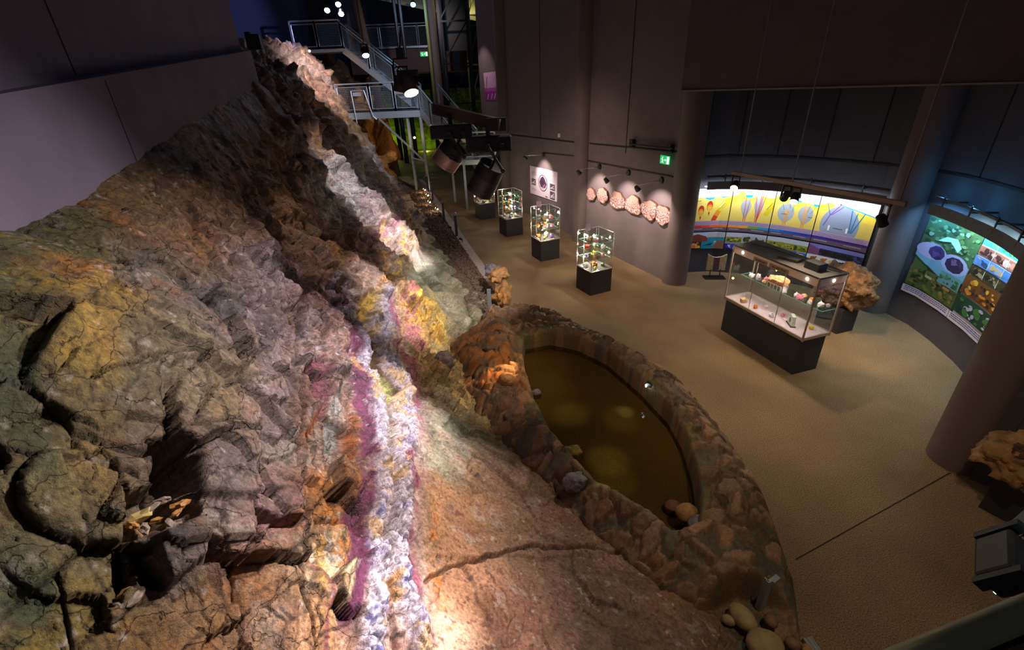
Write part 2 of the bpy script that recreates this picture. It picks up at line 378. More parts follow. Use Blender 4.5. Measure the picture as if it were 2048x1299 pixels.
paint(qL*sstep(-.5,-.1,fbm(P+7,3,3)), (110,42,80), 1.1); paint(qR*sstep(-.3,.1,fbm(P+9,3,3)), (156,70,106), .85)
paint((bL+bR)*sstep(.12,.3,fbm(P+19,4,4,.6)), (222,176,96), .7)
paint(band([(640,470),(700,500),(770,460),(800,440)], 9), (150,86,112), .7)
paint(band([(810,600),(820,650),(840,690)], 12), (176,84,112), .7)
paint(band([(735,600),(728,650),(745,690),(752,730),(770,760),(790,780)], 10), (84,56,14), 1.1)
paint(band([(736,600),(722,640),(720,640)], 14), (208,160,30), .9)
paint(band([(765,770),(775,790)], 14), (196,200,110), .8)
paint(band([(760,460),(770,560),(750,580)], 12)*ptc, (230,150,30), .9); paint(band([(810,440),(805,520),(770,570)], 10)*ptc, (240,190,60), .8)
orr = np.exp(-((np.abs(poly_sd(U, V, [(620,860),(640,900),(700,925),(705,850),(690,750),(640,830)]))/9)**2)); paint(orr*sstep(780, 860, V), (170,90,20), .9)
paint(c4, (112,44,62), .9); paint(sstep(0,10,-poly_sd(U,V,[(780,600),(850,590),(885,640),(895,690),(850,690),(800,640)]))*ptc, (236,180,60), .8)
paint(band([(640,900),(650,1000),(690,1040),(700,1100)], 16)*ptc, (196,118,30), .8)
paint(band([(640,1050),(655,1140),(660,1250),(670,1299)], 18)*ptc, (226,176,70), .8)
paint(band([(625,1120),(660,1160),(668,1299)], 6), (140,60,84), .7)
paint(band([(868,1010),(865,1120),(880,1180),(900,1260)], 10)*ptc, (216,128,40), .8)
paint(band([(880,740),(905,800),(950,900)], 26)*ptc, (140,146,118), .7)
paint(band([(790,1150),(770,1170),(790,1190)], 12), (190,130,20), .8)
spk = sstep(.25, .5, fbm(P+3, 28, 2))*slab; paint(spk, (120,60,44), .7)
spk2 = sstep(.30,.42, fbm(P+41, 16, 4, .7)); paint(spk2*(1-vein*.7), (58,48,44), .6); spk3 = sstep(.32,.45, fbm(P+43, 13, 4, .7)); paint(spk3, (214,202,196), .5)
gnl = sstep(430, 40, U)*sstep(-.2,.3,fbm(P+71,1.5,4,.6)); col *= (1-.35*gnl)[:, None]; paint(gnl, (70,84,56), .35)
paint(crack, (40,34,30), .65)
paint(band([(245,1080),(330,1035),(400,1000)], 12)*ptc, (200,150,84), .5)
col = np.clip(col, .004, .9)
U, V = Uo, Vo
fade = sstep(-.5, .1, P[:, 2])
wd_ = P[:, 0]+3.47+.2166*(P[:, 1]-3.2); nearw = np.where(P[:, 1] < 11.8, sstep(.75, .05, wd_), 0)
D = D*fade*(1+far*.5)*(1-.8*nearw)+.05*nearw
Q = P+N*D[:, None]
# keep the far block edge ragged rather than shearing off
sh = (NT, NR)
keep = ((P[:, 0] > -3.47-.2166*(P[:, 1]-3.2)-.35) | (P[:, 1] > 11.2)).reshape(sh) & (P[:, 2] > -.45).reshape(sh) & (P[:, 2] < 9).reshape(sh)
rock_m = vcol_mat('rock_surface', .55, (70, .009), .5, 30, .6)
nt = rock_m.node_tree; bs = nt.nodes['Principled BSDF']; gg = nt.nodes.new('ShaderNodeNewGeometry')
dn = nt.nodes.new('ShaderNodeTexNoise'); dn.inputs['Scale'].default_value = 5; dn.inputs['Detail'].default_value = 5
nt.links.new(gg.outputs['Position'], dn.inputs['Vector'])
ad = nt.nodes.new('ShaderNodeVectorMath'); ad.operation = 'MULTIPLY_ADD'; ad.inputs[1].default_value = (.25, .25, .25)
nt.links.new(dn.outputs['Color'], ad.inputs[0]); nt.links.new(gg.outputs['Position'], ad.inputs[2])
att = [n for n in nt.nodes if n.bl_idname == 'ShaderNodeAttribute'][0]
prev = bs.inputs['Base Color'].links[0].from_socket; bprev = bs.inputs['Normal'].links[0].from_node
def crk(scale, width, dark, src):
    v = nt.nodes.new('ShaderNodeTexVoronoi'); v.feature = 'DISTANCE_TO_EDGE'; v.inputs['Scale'].default_value = scale
    nt.links.new(ad.outputs[0], v.inputs['Vector'])
    m = nt.nodes.new('ShaderNodeMapRange'); m.inputs[1].default_value = 0; m.inputs[2].default_value = width; m.inputs[3].default_value = dark; m.inputs[4].default_value = 1
    nt.links.new(v.outputs['Distance'], m.inputs[0]); x = nt.nodes.new('ShaderNodeVectorMath'); x.operation = 'SCALE'
    i1 = nt.nodes.new('ShaderNodeMath'); i1.operation = 'SUBTRACT'; i1.inputs[0].default_value = 1; nt.links.new(m.outputs[0], i1.inputs[1])
    i2 = nt.nodes.new('ShaderNodeMath'); i2.operation = 'MULTIPLY'; nt.links.new(i1.outputs[0], i2.inputs[0]); nt.links.new(att.outputs['Alpha'], i2.inputs[1])
    i3 = nt.nodes.new('ShaderNodeMath'); i3.operation = 'SUBTRACT'; i3.inputs[0].default_value = 1; nt.links.new(i2.outputs[0], i3.inputs[1])
    nt.links.new(src, x.inputs[0]); nt.links.new(i3.outputs[0], x.inputs['Scale'])
    return x.outputs[0], i3.outputs[0]
c1_, e1_ = crk(3.6, .016, .45, prev); c2_, e2_ = crk(11, .03, .7, c1_); nt.links.new(c2_, bs.inputs['Base Color'])
bb = nt.nodes.new('ShaderNodeBump'); bb.inputs['Distance'].default_value = .02; nt.links.new(e1_, bb.inputs['Height']); nt.links.new(bb.outputs[0], bprev.inputs['Normal'])
mn = nt.nodes.new('ShaderNodeTexNoise'); mn.inputs['Scale'].default_value = 9; mn.inputs['Detail'].default_value = 8; mn.inputs['Roughness'].default_value = .7
nt.links.new(gg.outputs['Position'], mn.inputs['Vector']); b3 = nt.nodes.new('ShaderNodeBump'); b3.inputs['Distance'].default_value = .028
nt.links.new(mn.outputs['Fac'], b3.inputs['Height']); nt.links.new(b3.outputs[0], bb.inputs['Normal'])
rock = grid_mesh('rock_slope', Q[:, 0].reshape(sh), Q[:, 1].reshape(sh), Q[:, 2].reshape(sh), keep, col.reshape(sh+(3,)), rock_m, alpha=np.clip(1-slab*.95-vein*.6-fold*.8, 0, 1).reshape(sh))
tag(rock, 'huge sloping natural rock face with a white and purple crystal vein down its middle', 'rock face')
# ------------------------------------------------------------------ floor and walls
floor_m = mat('exposed_aggregate_floor', srgb(150,122,88), .7, noise=(75, .75), bump=(90, .03))
nt = floor_m.node_tree; bs = nt.nodes['Principled BSDF']                 # broad stains over the speckle
g = nt.nodes.new('ShaderNodeNewGeometry'); n = nt.nodes.new('ShaderNodeTexNoise'); n.inputs['Scale'].default_value = .8; n.inputs['Detail'].default_value = 6
nt.links.new(g.outputs['Position'], n.inputs['Vector'])
mr = nt.nodes.new('ShaderNodeMapRange'); mr.inputs[1].default_value = .3; mr.inputs[2].default_value = .7; mr.inputs[3].default_value = .72; mr.inputs[4].default_value = 1.12
nt.links.new(n.outputs['Fac'], mr.inputs[0]); vm = nt.nodes.new('ShaderNodeVectorMath'); vm.operation = 'SCALE'
src = bs.inputs['Base Color'].links[0].from_socket; nt.links.new(src, vm.inputs[0]); nt.links.new(mr.outputs[0], vm.inputs['Scale']); nt.links.new(vm.outputs[0], bs.inputs['Base Color'])
b = MB(); b.box((4, 20, -.1), (34, 52, .2)); struct(b.build('floor', floor_m))

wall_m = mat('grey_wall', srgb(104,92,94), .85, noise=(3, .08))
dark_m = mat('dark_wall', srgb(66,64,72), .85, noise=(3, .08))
pil_m = mat('column_paint', srgb(98,84,84), .7, noise=(2, .06))
conc_m = mat('concrete', srgb(108,100,120), .9, noise=(1.6, .14), bump=(30, .006))
line_m = mat('dark_groove', srgb(22,20,24), .8)

A = Vector((.68, 20.14)); B = Vector((4.33, 11.55)); dW = (B-A).normalized(); nW = Vector((-dW.y, dW.x)) # normal
if nW.dot(-A) < 0: nW = -nW
def wallp(u, v): return on(u, v, A, nW)
def wp(t, z, off=0):                     # point on wall_right: t metres from A towards B
    q = A+dW*t+nW*off; return Vector((q.x, q.y, z))
TW = (B-A).length
HT = 13
b = MB(); b.poly([wp(-4.3, 0), wp(TW, 0), wp(TW, HT), wp(-4.3, HT)], thick=Vector((-nW.x*.2, -nW.y*.2, 0)))
struct(b.build('wall_right', wall_m))
# concave niche wall, two bays
arc1 = [(4.40,12.15),(5.0,12.35),(5.7,12.35),(6.4,12.1),(7.1,11.6),(7.7,10.95),(8.2,10.2),(8.52,9.5)]
arc2 = [(8.52,9.5),(8.6,8.8),(8.5,8.1),(8.3,7.3),(8.1,6.75),(7.8,6.1),(7.3,5.5),(6.6,4.9),(6.1,4.5)]
def arcw(name, pts, m, z0=0, z1=HT, th=.15):
    b = MB()
    for (p, q) in zip(pts[:-1], pts[1:]):
        p = Vector(p); q = Vector(q); d = (q-p).normalized(); n_ = Vector((-d.y, d.x))
        b.poly([(p.x, p.y, z0), (q.x, q.y, z0), (q.x, q.y, z1), (p.x, p.y, z1)], thick=Vector((n_.x*th, n_.y*th, 0)))
    return struct(b.build(name, m))
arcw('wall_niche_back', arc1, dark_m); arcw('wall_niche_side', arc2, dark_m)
# upper wall: flat panel hanging over the niche
pa = on(1400, 181, (4.46, 11.81), (.4, -.9)); pa = at(1400, 181, 4.55); pb = at(2060, 165, 4.55)
pa = at(1400, 181, 4.68); pb = at(2048, 165, 4.68); dU = (pb-pa).normalized(); pa2 = pa-dU*.4; pb2 = pb+dU*1.2
nU = Vector((dU.y, -dU.x, 0))
b = MB(); b.poly([(pa2.x, pa2.y, 4.68), (pb2.x, pb2.y, 4.68), (pb2.x, pb2.y, HT), (pa2.x, pa2.y, HT)], thick=-nU*.12)
struct(b.build('wall_niche_upper', wall_m))
b = MB(); b.bar(pa2+nU*.02+Vector((0, 0, -.0)), pb2+nU*.02, .03, .03); struct(b.build('trim_9', mat('pale_edge', srgb(150,140,120), .6)))
# concrete wall over the rock: lower apron in front, upper wall set back
P1 = Vector((-3.47, 3.2, 0)); P2 = Vector((-5.32, 11.62, 0)); dC = (P2-P1).normalized(); nC = Vector((dC.y, -dC.x, 0))
P0 = P1-dC*4.2
def cw(u, v, off=0.): return on(u, v, P1+nC*off, (nC.x, nC.y))
zl = cw(0, 188).z; zr = cw(500, 101).z; sl = (zr-zl)/((cw(500, 101)-cw(0, 188)).dot(dC)); s0 = (cw(0, 188)-P1).dot(dC)
def zj(s): return zl+sl*(s-s0)
def cpt(s, z, off=0): q = P1+dC*s+nC*off; return Vector((q.x, q.y, z))
sE = (P2-P1).length
b = MB(); b.poly([cpt(-4.2, 3.2), cpt(sE, 3.2), cpt(sE, zj(sE)), cpt(-4.2, zj(-4.2))], thick=-nC*1.2)
struct(b.build('wall_concrete_lower', conc_m))
b = MB(); b.poly([cpt(-4.2, zj(-4.2)-.3, -.16), cpt(sE-.1, zj(sE)-.3, -.16), cpt(sE-.1, HT, -.16), cpt(-4.2, HT, -.16)], thick=-nC*1.0)
struct(b.build('wall_concrete_upper', conc_m))
b = MB()
for s_ in (cw(130, 100, -.16), ):
    t_ = (s_-P1).dot(dC); b.bar(cpt(t_, zj(t_)+.02, -.157), cpt(t_, 9, -.157), .01, .006)
t_ = (cw(225, 200)-P1).dot(dC); b.bar(cpt(t_, 4.2, .001), cpt(t_, zj(t_)-.04, .001), .01, .004)
struct(b.build('trim_10', line_m))
# round columns
def column(name, x, y, r, top=HT):
    b = MB(); b.lathe([(r, 0), (r, top)], 40, Matrix.Translation((x, y, 0))); return struct(b.build(name, pil_m, smooth=True))
for i, (t, off) in enumerate(((-1.55, .0), (4.75, .0))):
    q = wp(t, 0, off); column('column_%d' % (i+1), q.x, q.y, .30)
column('column_3', 4.47, 11.72, .32); column('column_4', 8.40, 9.66, .33); column('column_5', 6.22, 4.85, .33)
# wall grooves
b = MB(); b.bar(wp(-1.3, 3.02, .003), wp(4.45, 3.17, .003), .012, .05); b.bar(wp(5.1, 3.2, .003), wp(9.1, 3.35, .003), .012, .045)
for t in (1.75, 6.95): b.bar(wp(t, 3.1, .003), wp(t, HT, .003), .03, .012)
struct(b.build('trim_1', line_m))
def arc_at(pts, f, off=0.):              # f in 0..1 along the arc, off towards the room
    L = [ (Vector(q)-Vector(p)).length for p, q in zip(pts[:-1], pts[1:])]; T = sum(L)*f
    for (p, q), l in zip(zip(pts[:-1], pts[1:]), L):
        if T <= l+1e-6:
            p = Vector(p); q = Vector(q); d = (q-p).normalized(); n_ = Vector((d.y, -d.x)); c = p+d*T+n_*off; return Vector((c.x, c.y, 0)), n_
        T -= l
b = MB()
for arc, z in ((arc1, 3.12), (arc2, 3.12)):
    ps = [arc_at(arc, f/24, .006)[0]+Vector((0, 0, z)) for f in range(25)]
    for p, q in zip(ps[:-1], ps[1:]): b.bar(p, q, .012, .05)
for f in (.13, .28, .44, .62, .80):
    p = arc_at(arc1, f, .006)[0]; b.bar(p+Vector((0, 0, 3.12)), p+Vector((0, 0, HT)), .02, .012)
for f in (.17, .42, .7):
    p = arc_at(arc2, f, .006)[0]; b.bar(p+Vector((0, 0, 3.12)), p+Vector((0, 0, HT)), .02, .012)
struct(b.build('trim_2', line_m))
# floor joint
p = at(1900, 945, .002); q = at(1592, 1118, .002); b = MB(); b.bar(p, q, .013, .004); struct(b.build('trim_3', line_m))
# ------------------------------------------------------------------ far end: mezzanine, ceiling, back walls
navy_m = mat('navy_wall', srgb(40,46,70), .8, noise=(1, .1)); brown_m = mat('mezzanine_brown', srgb(84,62,66), .8, noise=(2, .1))
ceil_m = mat('ceiling_white', srgb(150,140,120), .8); steel_m = mat('galvanised_steel', srgb(170,178,190), .42, .75); dsteel_m = mat('dark_steel', srgb(40,44,54), .5, .5)
black_m = mat('black_paint', srgb(24,24,28), .5); blackm2 = mat('black_plinth', srgb(40,40,46), .6, noise=(20, .1))
b = MB(); b.box((-9, 46, 6.5), (36, .3, 13)); struct(b.build('wall_back', navy_m))
b = MB(); b.poly([aty(585,95,31)-Vector((0,0,7)), aty(730,95,36)-Vector((0,0,7)), aty(730,-60,36), aty(585,-60,31)], thick=Vector((0, .2, 0))); struct(b.build('wall_far_left', navy_m))
b = MB(); b.poly([(-24, 24, 0), aty(585,95,31)-Vector((0,0,7)), aty(585,-60,31), (-24, 24, 12)], thick=Vector((0, .2, 0))); struct(b.build('wall_far_side', mat('wall_blue_grey', srgb(62,66,98), .8, noise=(1, .1))))
b = MB(); z1, z2 = 7.05, 5.75; b.box((-2.6, 35.5, (z1+z2)/2), (13.5, 4, z1-z2)); struct(b.build('mezzanine_floor', brown_m))
b = MB(); b.poly([aty(740,-4,32), aty(1000,52,32), aty(1000,-200,32)+Vector((0,10,0)), aty(700,-200,32)+Vector((0, 10, 0))], thick=Vector((0, .2, .2))); struct(b.build('ceiling', ceil_m))
b = MB(); b.box((-6, 44, 2.2), (20, .3, 5.0)); struct(b.build('wall_back_lower', mat('rough_green_rock', srgb(96,110,50), .8, noise=(2.5, .6), bump=(3, .2))))
for i, (u, y) in enumerate(((868, 32), (700, 34.5), (983, 36))):
    q = aty(u, 90, y); column('column_%d' % (i+6), q.x, q.y, .28)
q = aty(776, 90, 31); b = MB(); b.tube((q.x-.6, q.y, 0), (q.x-1.7, q.y, 12), .26, 24); struct(b.build('column_9', pil_m, smooth=True))
# orange rock behind the ridge
rkm = mat('ochre_rock', srgb(150,96,34), .7, noise=(1.4, .6), bump=(5, .12))
# ------------------------------------------------------------------ pond with rubble-stone rim
zt = .45
inn = [at(u, v, zt) for u, v in [(1047,668),(1100,658),(1160,670),(1220,698),(1290,755),(1345,810),(1375,860),(1398,930),(1408,1000),(1402,1045),(1345,1058),(1280,1010),(1190,960),(1140,905),(1100,860),(1070,800),(1050,740),(1043,700)]]
outR = [(985,636),(1030,622),(1120,640),(1200,680),(1290,725),(1370,780),(1430,850),(1490,930),(1530,1000),(1560,1080),(1590,1180),(1602,1260),(1606,1330),(1600,1420)]
outL = [(1400,1420),(1440,1290),(1350,1215),(1180,1085),(1060,975),(980,900),(915,800),(880,705)]
outp = [at(u, v, 0) for u, v in outR]+[at(u, v, .1) for u, v in outL]
inn2 = [(p.x, p.y) for p in inn]; out2 = [(p.x, p.y) for p in outp]
xs = np.arange(-2.2, 3.7, .016); ys = np.concatenate([np.arange(1.6, 11, .016)])
GX, GY = np.meshgrid(xs, ys, indexing='ij'); gx_, gy_ = GX.ravel(), GY.ravel()
di = poly_sd(gx_, gy_, inn2); do = -poly_sd(gx_, gy_, out2)
Pg = np.stack([gx_, gy_, np.zeros_like(gx_)], 1)
gu, gv = pixn(Pg)
h, v_, f_ = cells(Pg*np.array([4.6, 5.6, 1])+.8*np.stack([fbm(Pg, 3, 4), fbm(Pg+5, 3, 4), 0*gx_], 1), 21)
h2, v2, f2 = cells(Pg*np.array([9, 9, 1])+.3*fbm(Pg, 6, 3)[:, None], 22)
st = sstep(.03, .16, f_); st2 = sstep(.04, .16, f2)
mort = h[:, 3] < .28
prof = np.clip(do/.5, 0, 1)**.75
side = sstep(.2, -.2, gx_*.75+gy_*.66-3.9)                                # rock side of the rim: lower, near level
zz_ = zt*prof*(1-.0*side)
zz_ += np.where(mort, .02*st2*h2[:, 0], st*(.035+.06*h[:, 0]+.05*((h[:, 1:3]-.5)*v_[:, :2]).sum(1)*2))*sstep(.0, .12, do)*sstep(-.03, .1, di)
zz_ += .04*fbm(Pg, 5, 4)+.025*fbm(Pg, 18, 3)*sstep(0,.1,do)
# stream bed that falls into the pond on the left
sb = np.exp(-(seg_dist(gx_, gy_, [tuple(at(900,725,.3)[:2]), tuple(at(960,755,.4)[:2]), tuple(at(1050,800,.4)[:2])])/.16)**2); zz_ -= .10*sb
top_ridge = np.exp(-(seg_dist(gx_, gy_, [tuple(at(985,645,.3)[:2]), tuple(at(1000,700,.4)[:2]), tuple(at(1040,700,.4)[:2])])/.3)**2); zz_ += .22*top_ridge*sstep(.05,.2,di)
tipd = poly_sd(gx_, gy_, [tuple(at(*q, .1)[:2]) for q in ((1395,1225),(1470,1185),(1530,1200),(1585,1215),(1640,1440),(1360,1440))]); tm_ = sstep(.05, -.05, tipd)
zz_ = zz_*(1-tm_)+tm_*(.05+.03*fbm(Pg, 9, 4)+.02*st2*h2[:, 0])
zin = -.25+.03*fbm(Pg, 12, 3)+.05*fbm(Pg, 2, 3)
zz_ = np.where(di < 0, zin+(zz_-zin)*sstep(-.07, 0, di), zz_)
stone = np.where(mort[:, None], lin((84,74,62)), lin((104,72,48))*(.3+1.3*h[:, 1:2])+lin((112,100,90))*.5*h[:, 2:3])
colr = stone*(.35+.65*st)[:, None]+lin((92,82,68))*(1-st)[:, None]*.65
orr_ = np.exp(-(np.hypot(gu-1000, gv-755)/75)**2)*sstep(-.1,.2,fbm(Pg,7,3)); colr = colr*(1-orr_[:, None]*.7)+lin((172,108,44))*orr_[:, None]*.7
mo = np.exp(-(di/.1)**2)*sstep(-.1,.3,fbm(Pg,5,3)); colr = colr*(1-.5*mo[:, None])+lin((110,112,50))*.5*mo[:, None]
bedc = lin((84,78,28))*(.35+1.1*np.clip(fbm(Pg, 9, 5, .65)+.5, 0, 1))[:, None]
colr = np.where((di < -.06)[:, None], bedc, colr)
keepg = (do > -.03).reshape(GX.shape)
zz_ = np.where(do < .02, -.03, zz_)
pond_m = vcol_mat('rubble_masonry', .6, (50, .007), .4, 34, .4)
o = grid_mesh('stone_pond', GX, GY, zz_.reshape(GX.shape), keepg, np.clip(colr, .003, .9).reshape(GX.shape+(3,)), pond_m)
tag(o, 'low curved rubble stone rim and bed of the leaf-shaped indoor pond', 'pond basin')
# water
wm_ = bpy.data.materials.new('pond_water'); wm_.use_nodes = True; nt = wm_.node_tree; nt.nodes.clear()
out = nt.nodes.new('ShaderNodeOutputMaterial'); gl = nt.nodes.new('ShaderNodeBsdfGlossy'); gl.inputs['Roughness'].default_value = .04
tr = nt.nodes.new('ShaderNodeBsdfTransparent'); tr.inputs[0].default_value = (.62, .60, .38, 1)
fr = nt.nodes.new('ShaderNodeFresnel'); fr.inputs[0].default_value = 1.33; mx = nt.nodes.new('ShaderNodeMixShader')
nn = nt.nodes.new('ShaderNodeTexNoise'); nn.inputs['Scale'].default_value = 9; gg = nt.nodes.new('ShaderNodeNewGeometry'); bp = nt.nodes.new('ShaderNodeBump'); bp.inputs['Distance'].default_value = .006
nt.links.new(gg.outputs['Position'], nn.inputs['Vector']); nt.links.new(nn.outputs['Fac'], bp.inputs['Height']); nt.links.new(bp.outputs[0], gl.inputs['Normal']); nt.links.new(bp.outputs[0], fr.inputs['Normal'])
nt.links.new(fr.outputs[0], mx.inputs[0]); nt.links.new(tr.outputs[0], mx.inputs[1]); nt.links.new(gl.outputs[0], mx.inputs[2]); nt.links.new(mx.outputs[0], out.inputs[0])
b = MB(); b.poly([(p[0], p[1], .10) for p in inn2][::-1])
tag(b.build('pond_water', wm_), 'still olive green water filling the stone-rimmed pond', 'water')

def lump(name, loc, size, seed, m, rz=0, sub=4, facet=.25, smooth=True, label=None, cat=None, group=None, rough=.05, ncell=1.6):
    bm = bmesh.new(); bmesh.ops.create_icosphere(bm, subdivisions=sub, radius=1)
    Pv = np.array([v.co for v in bm.verts]); hh, vv_, ff = cells(Pv*ncell+seed*3.1, seed)
    k = 1+facet*((hh[:, 3]-.5)+((hh[:, :3]-.5)*vv_).sum(1)*1.5)+rough*fbm(Pv+seed, 3, 4)
    for v, kk in zip(bm.verts, k): v.co = v.co*float(kk)
    R = Matrix.Rotation(rz, 4, 'Z') @ Matrix.Diagonal((*size, 1))
    bmesh.ops.transform(bm, matrix=R, verts=bm.verts)
    me = bpy.data.meshes.new(name); bm.to_mesh(me); bm.free(); me.materials.append(m)
    if smooth: me.polygons.foreach_set('use_smooth', [True]*len(me.polygons))
    o = bpy.data.objects.new(name, me); S.collection.objects.link(o); o.location = loc
    return tag(o, label, cat, group)
gst = mat('grey_stone', srgb(112,104,114), .7, noise=(14, .35), bump=(30, .015))
tst = mat('tan_stone', srgb(160,118,74), .7, noise=(10, .4), bump=(30, .012))
dst = mat('dark_stone', srgb(92,78,74), .7, noise=(10, .35), bump=(30, .01))
ost = mat('ochre_stone', srgb(146,106,62), .7, noise=(9, .4), bump=(25, .02))
cob = mat('river_cobble', srgb(150,130,88), .6, noise=(12, .2), bump=(60, .003))
cob2 = mat('brown_cobble', srgb(128,92,66), .6, noise=(12, .2), bump=(60, .003))
def rest(u, v, z=0, r=.1): p = at(u, v, z); return (p.x, p.y, p.z+r)
lump('boulder', rock_hit(886,732)+Vector((.04,-.02,.12)), (.17,.13,.2), 3, gst, .3, label='grey pointed boulder resting on the rock edge beside the pond stream', cat='boulder')
lump('boulder', rest(1014,765,.42,.06), (.15,.12,.13), 4, tst, label='round tan boulder sitting in the orange-stained stream bed', cat='boulder', facet=.12)
lump('boulder', rest(1032,830,.40,.02), (.2,.13,.1), 5, dst, .6, label='dark wet boulder on the pond edge below the stream', cat='boulder')
lump('boulder', rest(1072,788,.06,.0), (.10,.07,.10), 6, gst, label='small grey stone rising from the water by the stream mouth', cat='boulder', facet=.12)
lump('boulder', rest(1146,910,.0,.03), (.16,.13,.14), 7, mat('algae_stone', srgb(140,120,50), .6, noise=(12,.5)), label='yellow-green boulder half submerged near the left pond edge', cat='boulder', facet=.15)
lump('boulder', rest(1150,968,.40,.05), (.15,.12,.12), 8, gst, .4, label='knobbly grey-purple boulder set on the left pond rim', cat='boulder')
lump('boulder', rest(1372,1030,.22,.05), (.13,.11,.12), 9, tst, label='round beige boulder at the near tip of the pond', cat='boulder', facet=.08)
lump('boulder', rest(1392,1050,.22,.05), (.12,.08,.09), 10, gst, .5, label='dark grey boulder leaning on the beige one at the pond tip', cat='boulder', facet=.1)
lump('boulder', rest(1345,1015,.05,.0), (.12,.1,.1), 12, mat('red_stone', srgb(110,66,40), .6), label='reddish boulder under water at the near tip of the pond', cat='boulder', facet=.08)
lump('boulder', rest(980,698,.55,.03), (.12,.08,.07), 13, dst, label='dark oval stone on the masonry ridge above the stream', cat='boulder', facet=.1)
# rock pile at the head of the pond
lump('boulder', rest(1006,612,.0,.30), (.22,.24,.34), 14, ost, .2, facet=.55, rough=.2, label='tall ochre boulder at the head of the pond, bottom of the pile', cat='boulder')
lump('boulder', rest(1000,600,.0,.70), (.26,.19,.17), 15, tst, .9, facet=.55, rough=.2, label='rugged tan boulder lying on the tall ochre one by the pond head', cat='boulder')
lump('boulder', rest(985,585,.0,.62), (.19,.23,.2), 16, gst, .1, facet=.5, rough=.2, label='grey boulder at the far left of the pile by the pond head', cat='boulder')
# cobbles at the near end
for (u, v, z, sz, m, sd, lab) in ((1528,1299,.12,(.17,.15,.12),cob,31,'largest pale oval cobble at the near tip of the masonry'),
    (1484,1240,.12,(.10,.15,.09),cob,32,'long pale cobble left of the steel post'),(1457,1243,.10,(.05,.07,.05),cob,33,'small grey-green cobble left of the long cobble'),
    (1540,1245,.12,(.07,.065,.06),cob2,34,'round brown cobble just right of the steel post foot'),(1583,1290,.10,(.07,.06,.05),cob2,35,'small brown cobble beside the aluminium channel'),
    (1512,1325,.12,(.07,.06,.06),cob,36,'yellowish cobble at the very bottom edge in front of the largest one'),(1612,1300,.05,(.05,.05,.04),tst,37,'small tan pebble in front of the aluminium channel')):
    lump('cobble', rest(u, v, z, sz[2]*.6), sz, sd, m, sd*.7, facet=.05, sub=3, label=lab, cat='cobble')
# steel post with bracket, aluminium channel
p = at(1518,1225,.0); t = empty('bracket_post', p, 'short grey steel post with bracket standing in the masonry tip', 'post')
b = MB(); b.box((p.x, p.y, .27), (.075, .03, .54), .4); b.box((p.x-.03, p.y+.01, .27), (.012, .05, .54), .4); b.build('upright', steel_m, t)
b = MB(); b.box((p.x+.06, p.y+.02, .53), (.1, .05, .012), .5); b.box((p.x+.07, p.y+.03, .49), (.09, .008, .06), .5); b.build('bracket', steel_m, t)
p1 = at(1612,1275,.04); p2 = at(1650,1330,.04); b = MB(); d = (p2-p1).normalized(); sd_ = Vector((-d.y, d.x, 0))
b.bar(p1, p2, .09, .01); b.bar(p1+sd_*.042+Vector((0,0,.012)), p2+sd_*.042+Vector((0,0,.012)), .008, .03); b.bar(p1-sd_*.042+Vector((0,0,.012)), p2-sd_*.042+Vector((0,0,.012)), .008, .03); b.bar(p1+Vector((0,0,.012)), p2+Vector((0,0,.012)), .006, .03)
tag(b.build('aluminium_channel', mat('aluminium', srgb(205,208,212), .35, .8)), 'pale aluminium channel lying on the floor at the bottom edge', 'channel')
# post between rock and pond head
p = at(981,632,.1); b = MB(); b.box((p.x, p.y, .42), (.09, .05, .75)); t = b.build('wooden_post', mat('grey_post', srgb(112,112,118), .7)); tag(t, 'grey square post in front of the boulder pile at the pond head', 'post')
# pond floodlight on the rim
q = at(1300,772,.38); t = empty('pond_floodlight', q, 'small black floodlight on the right pond rim shining over the water', 'floodlight')
b = MB(); b.box((q.x+.0, q.y, q.z+.04), (.09, .12, .08), .7, .01); b.build('housing', black_m, t)
b = MB(); b.lathe([(.026, 0), (.026, .01)], 14, Matrix.Translation((q.x-.07, q.y-.02, q.z+.03)) @ Matrix.Rotation(math.radians(-80), 4, 'Y')); b.build('lens', mat('lens_cool', (1,1,1,1), .3, emit=(.85,.95,1,1), es=14), t)
spot('pond_spot', (q.x-.12, q.y-.02, q.z+.05), at(1225,850,-.2), 9, (.95, 1, .75), 40, .8)
for u, v, pw in ((1140,830,22),(1150,818,8),(1215,920,30),(1230,960,16),(1195,1000,14),(1115,722,6),(1243,838,18)):
    q2 = at(u, v, 0); spot('water_spot', (q2.x+.2, q2.y+.1, 4.5), (q2.x, q2.y, 0), pw*9, (1, 1, .42), 10, 1)
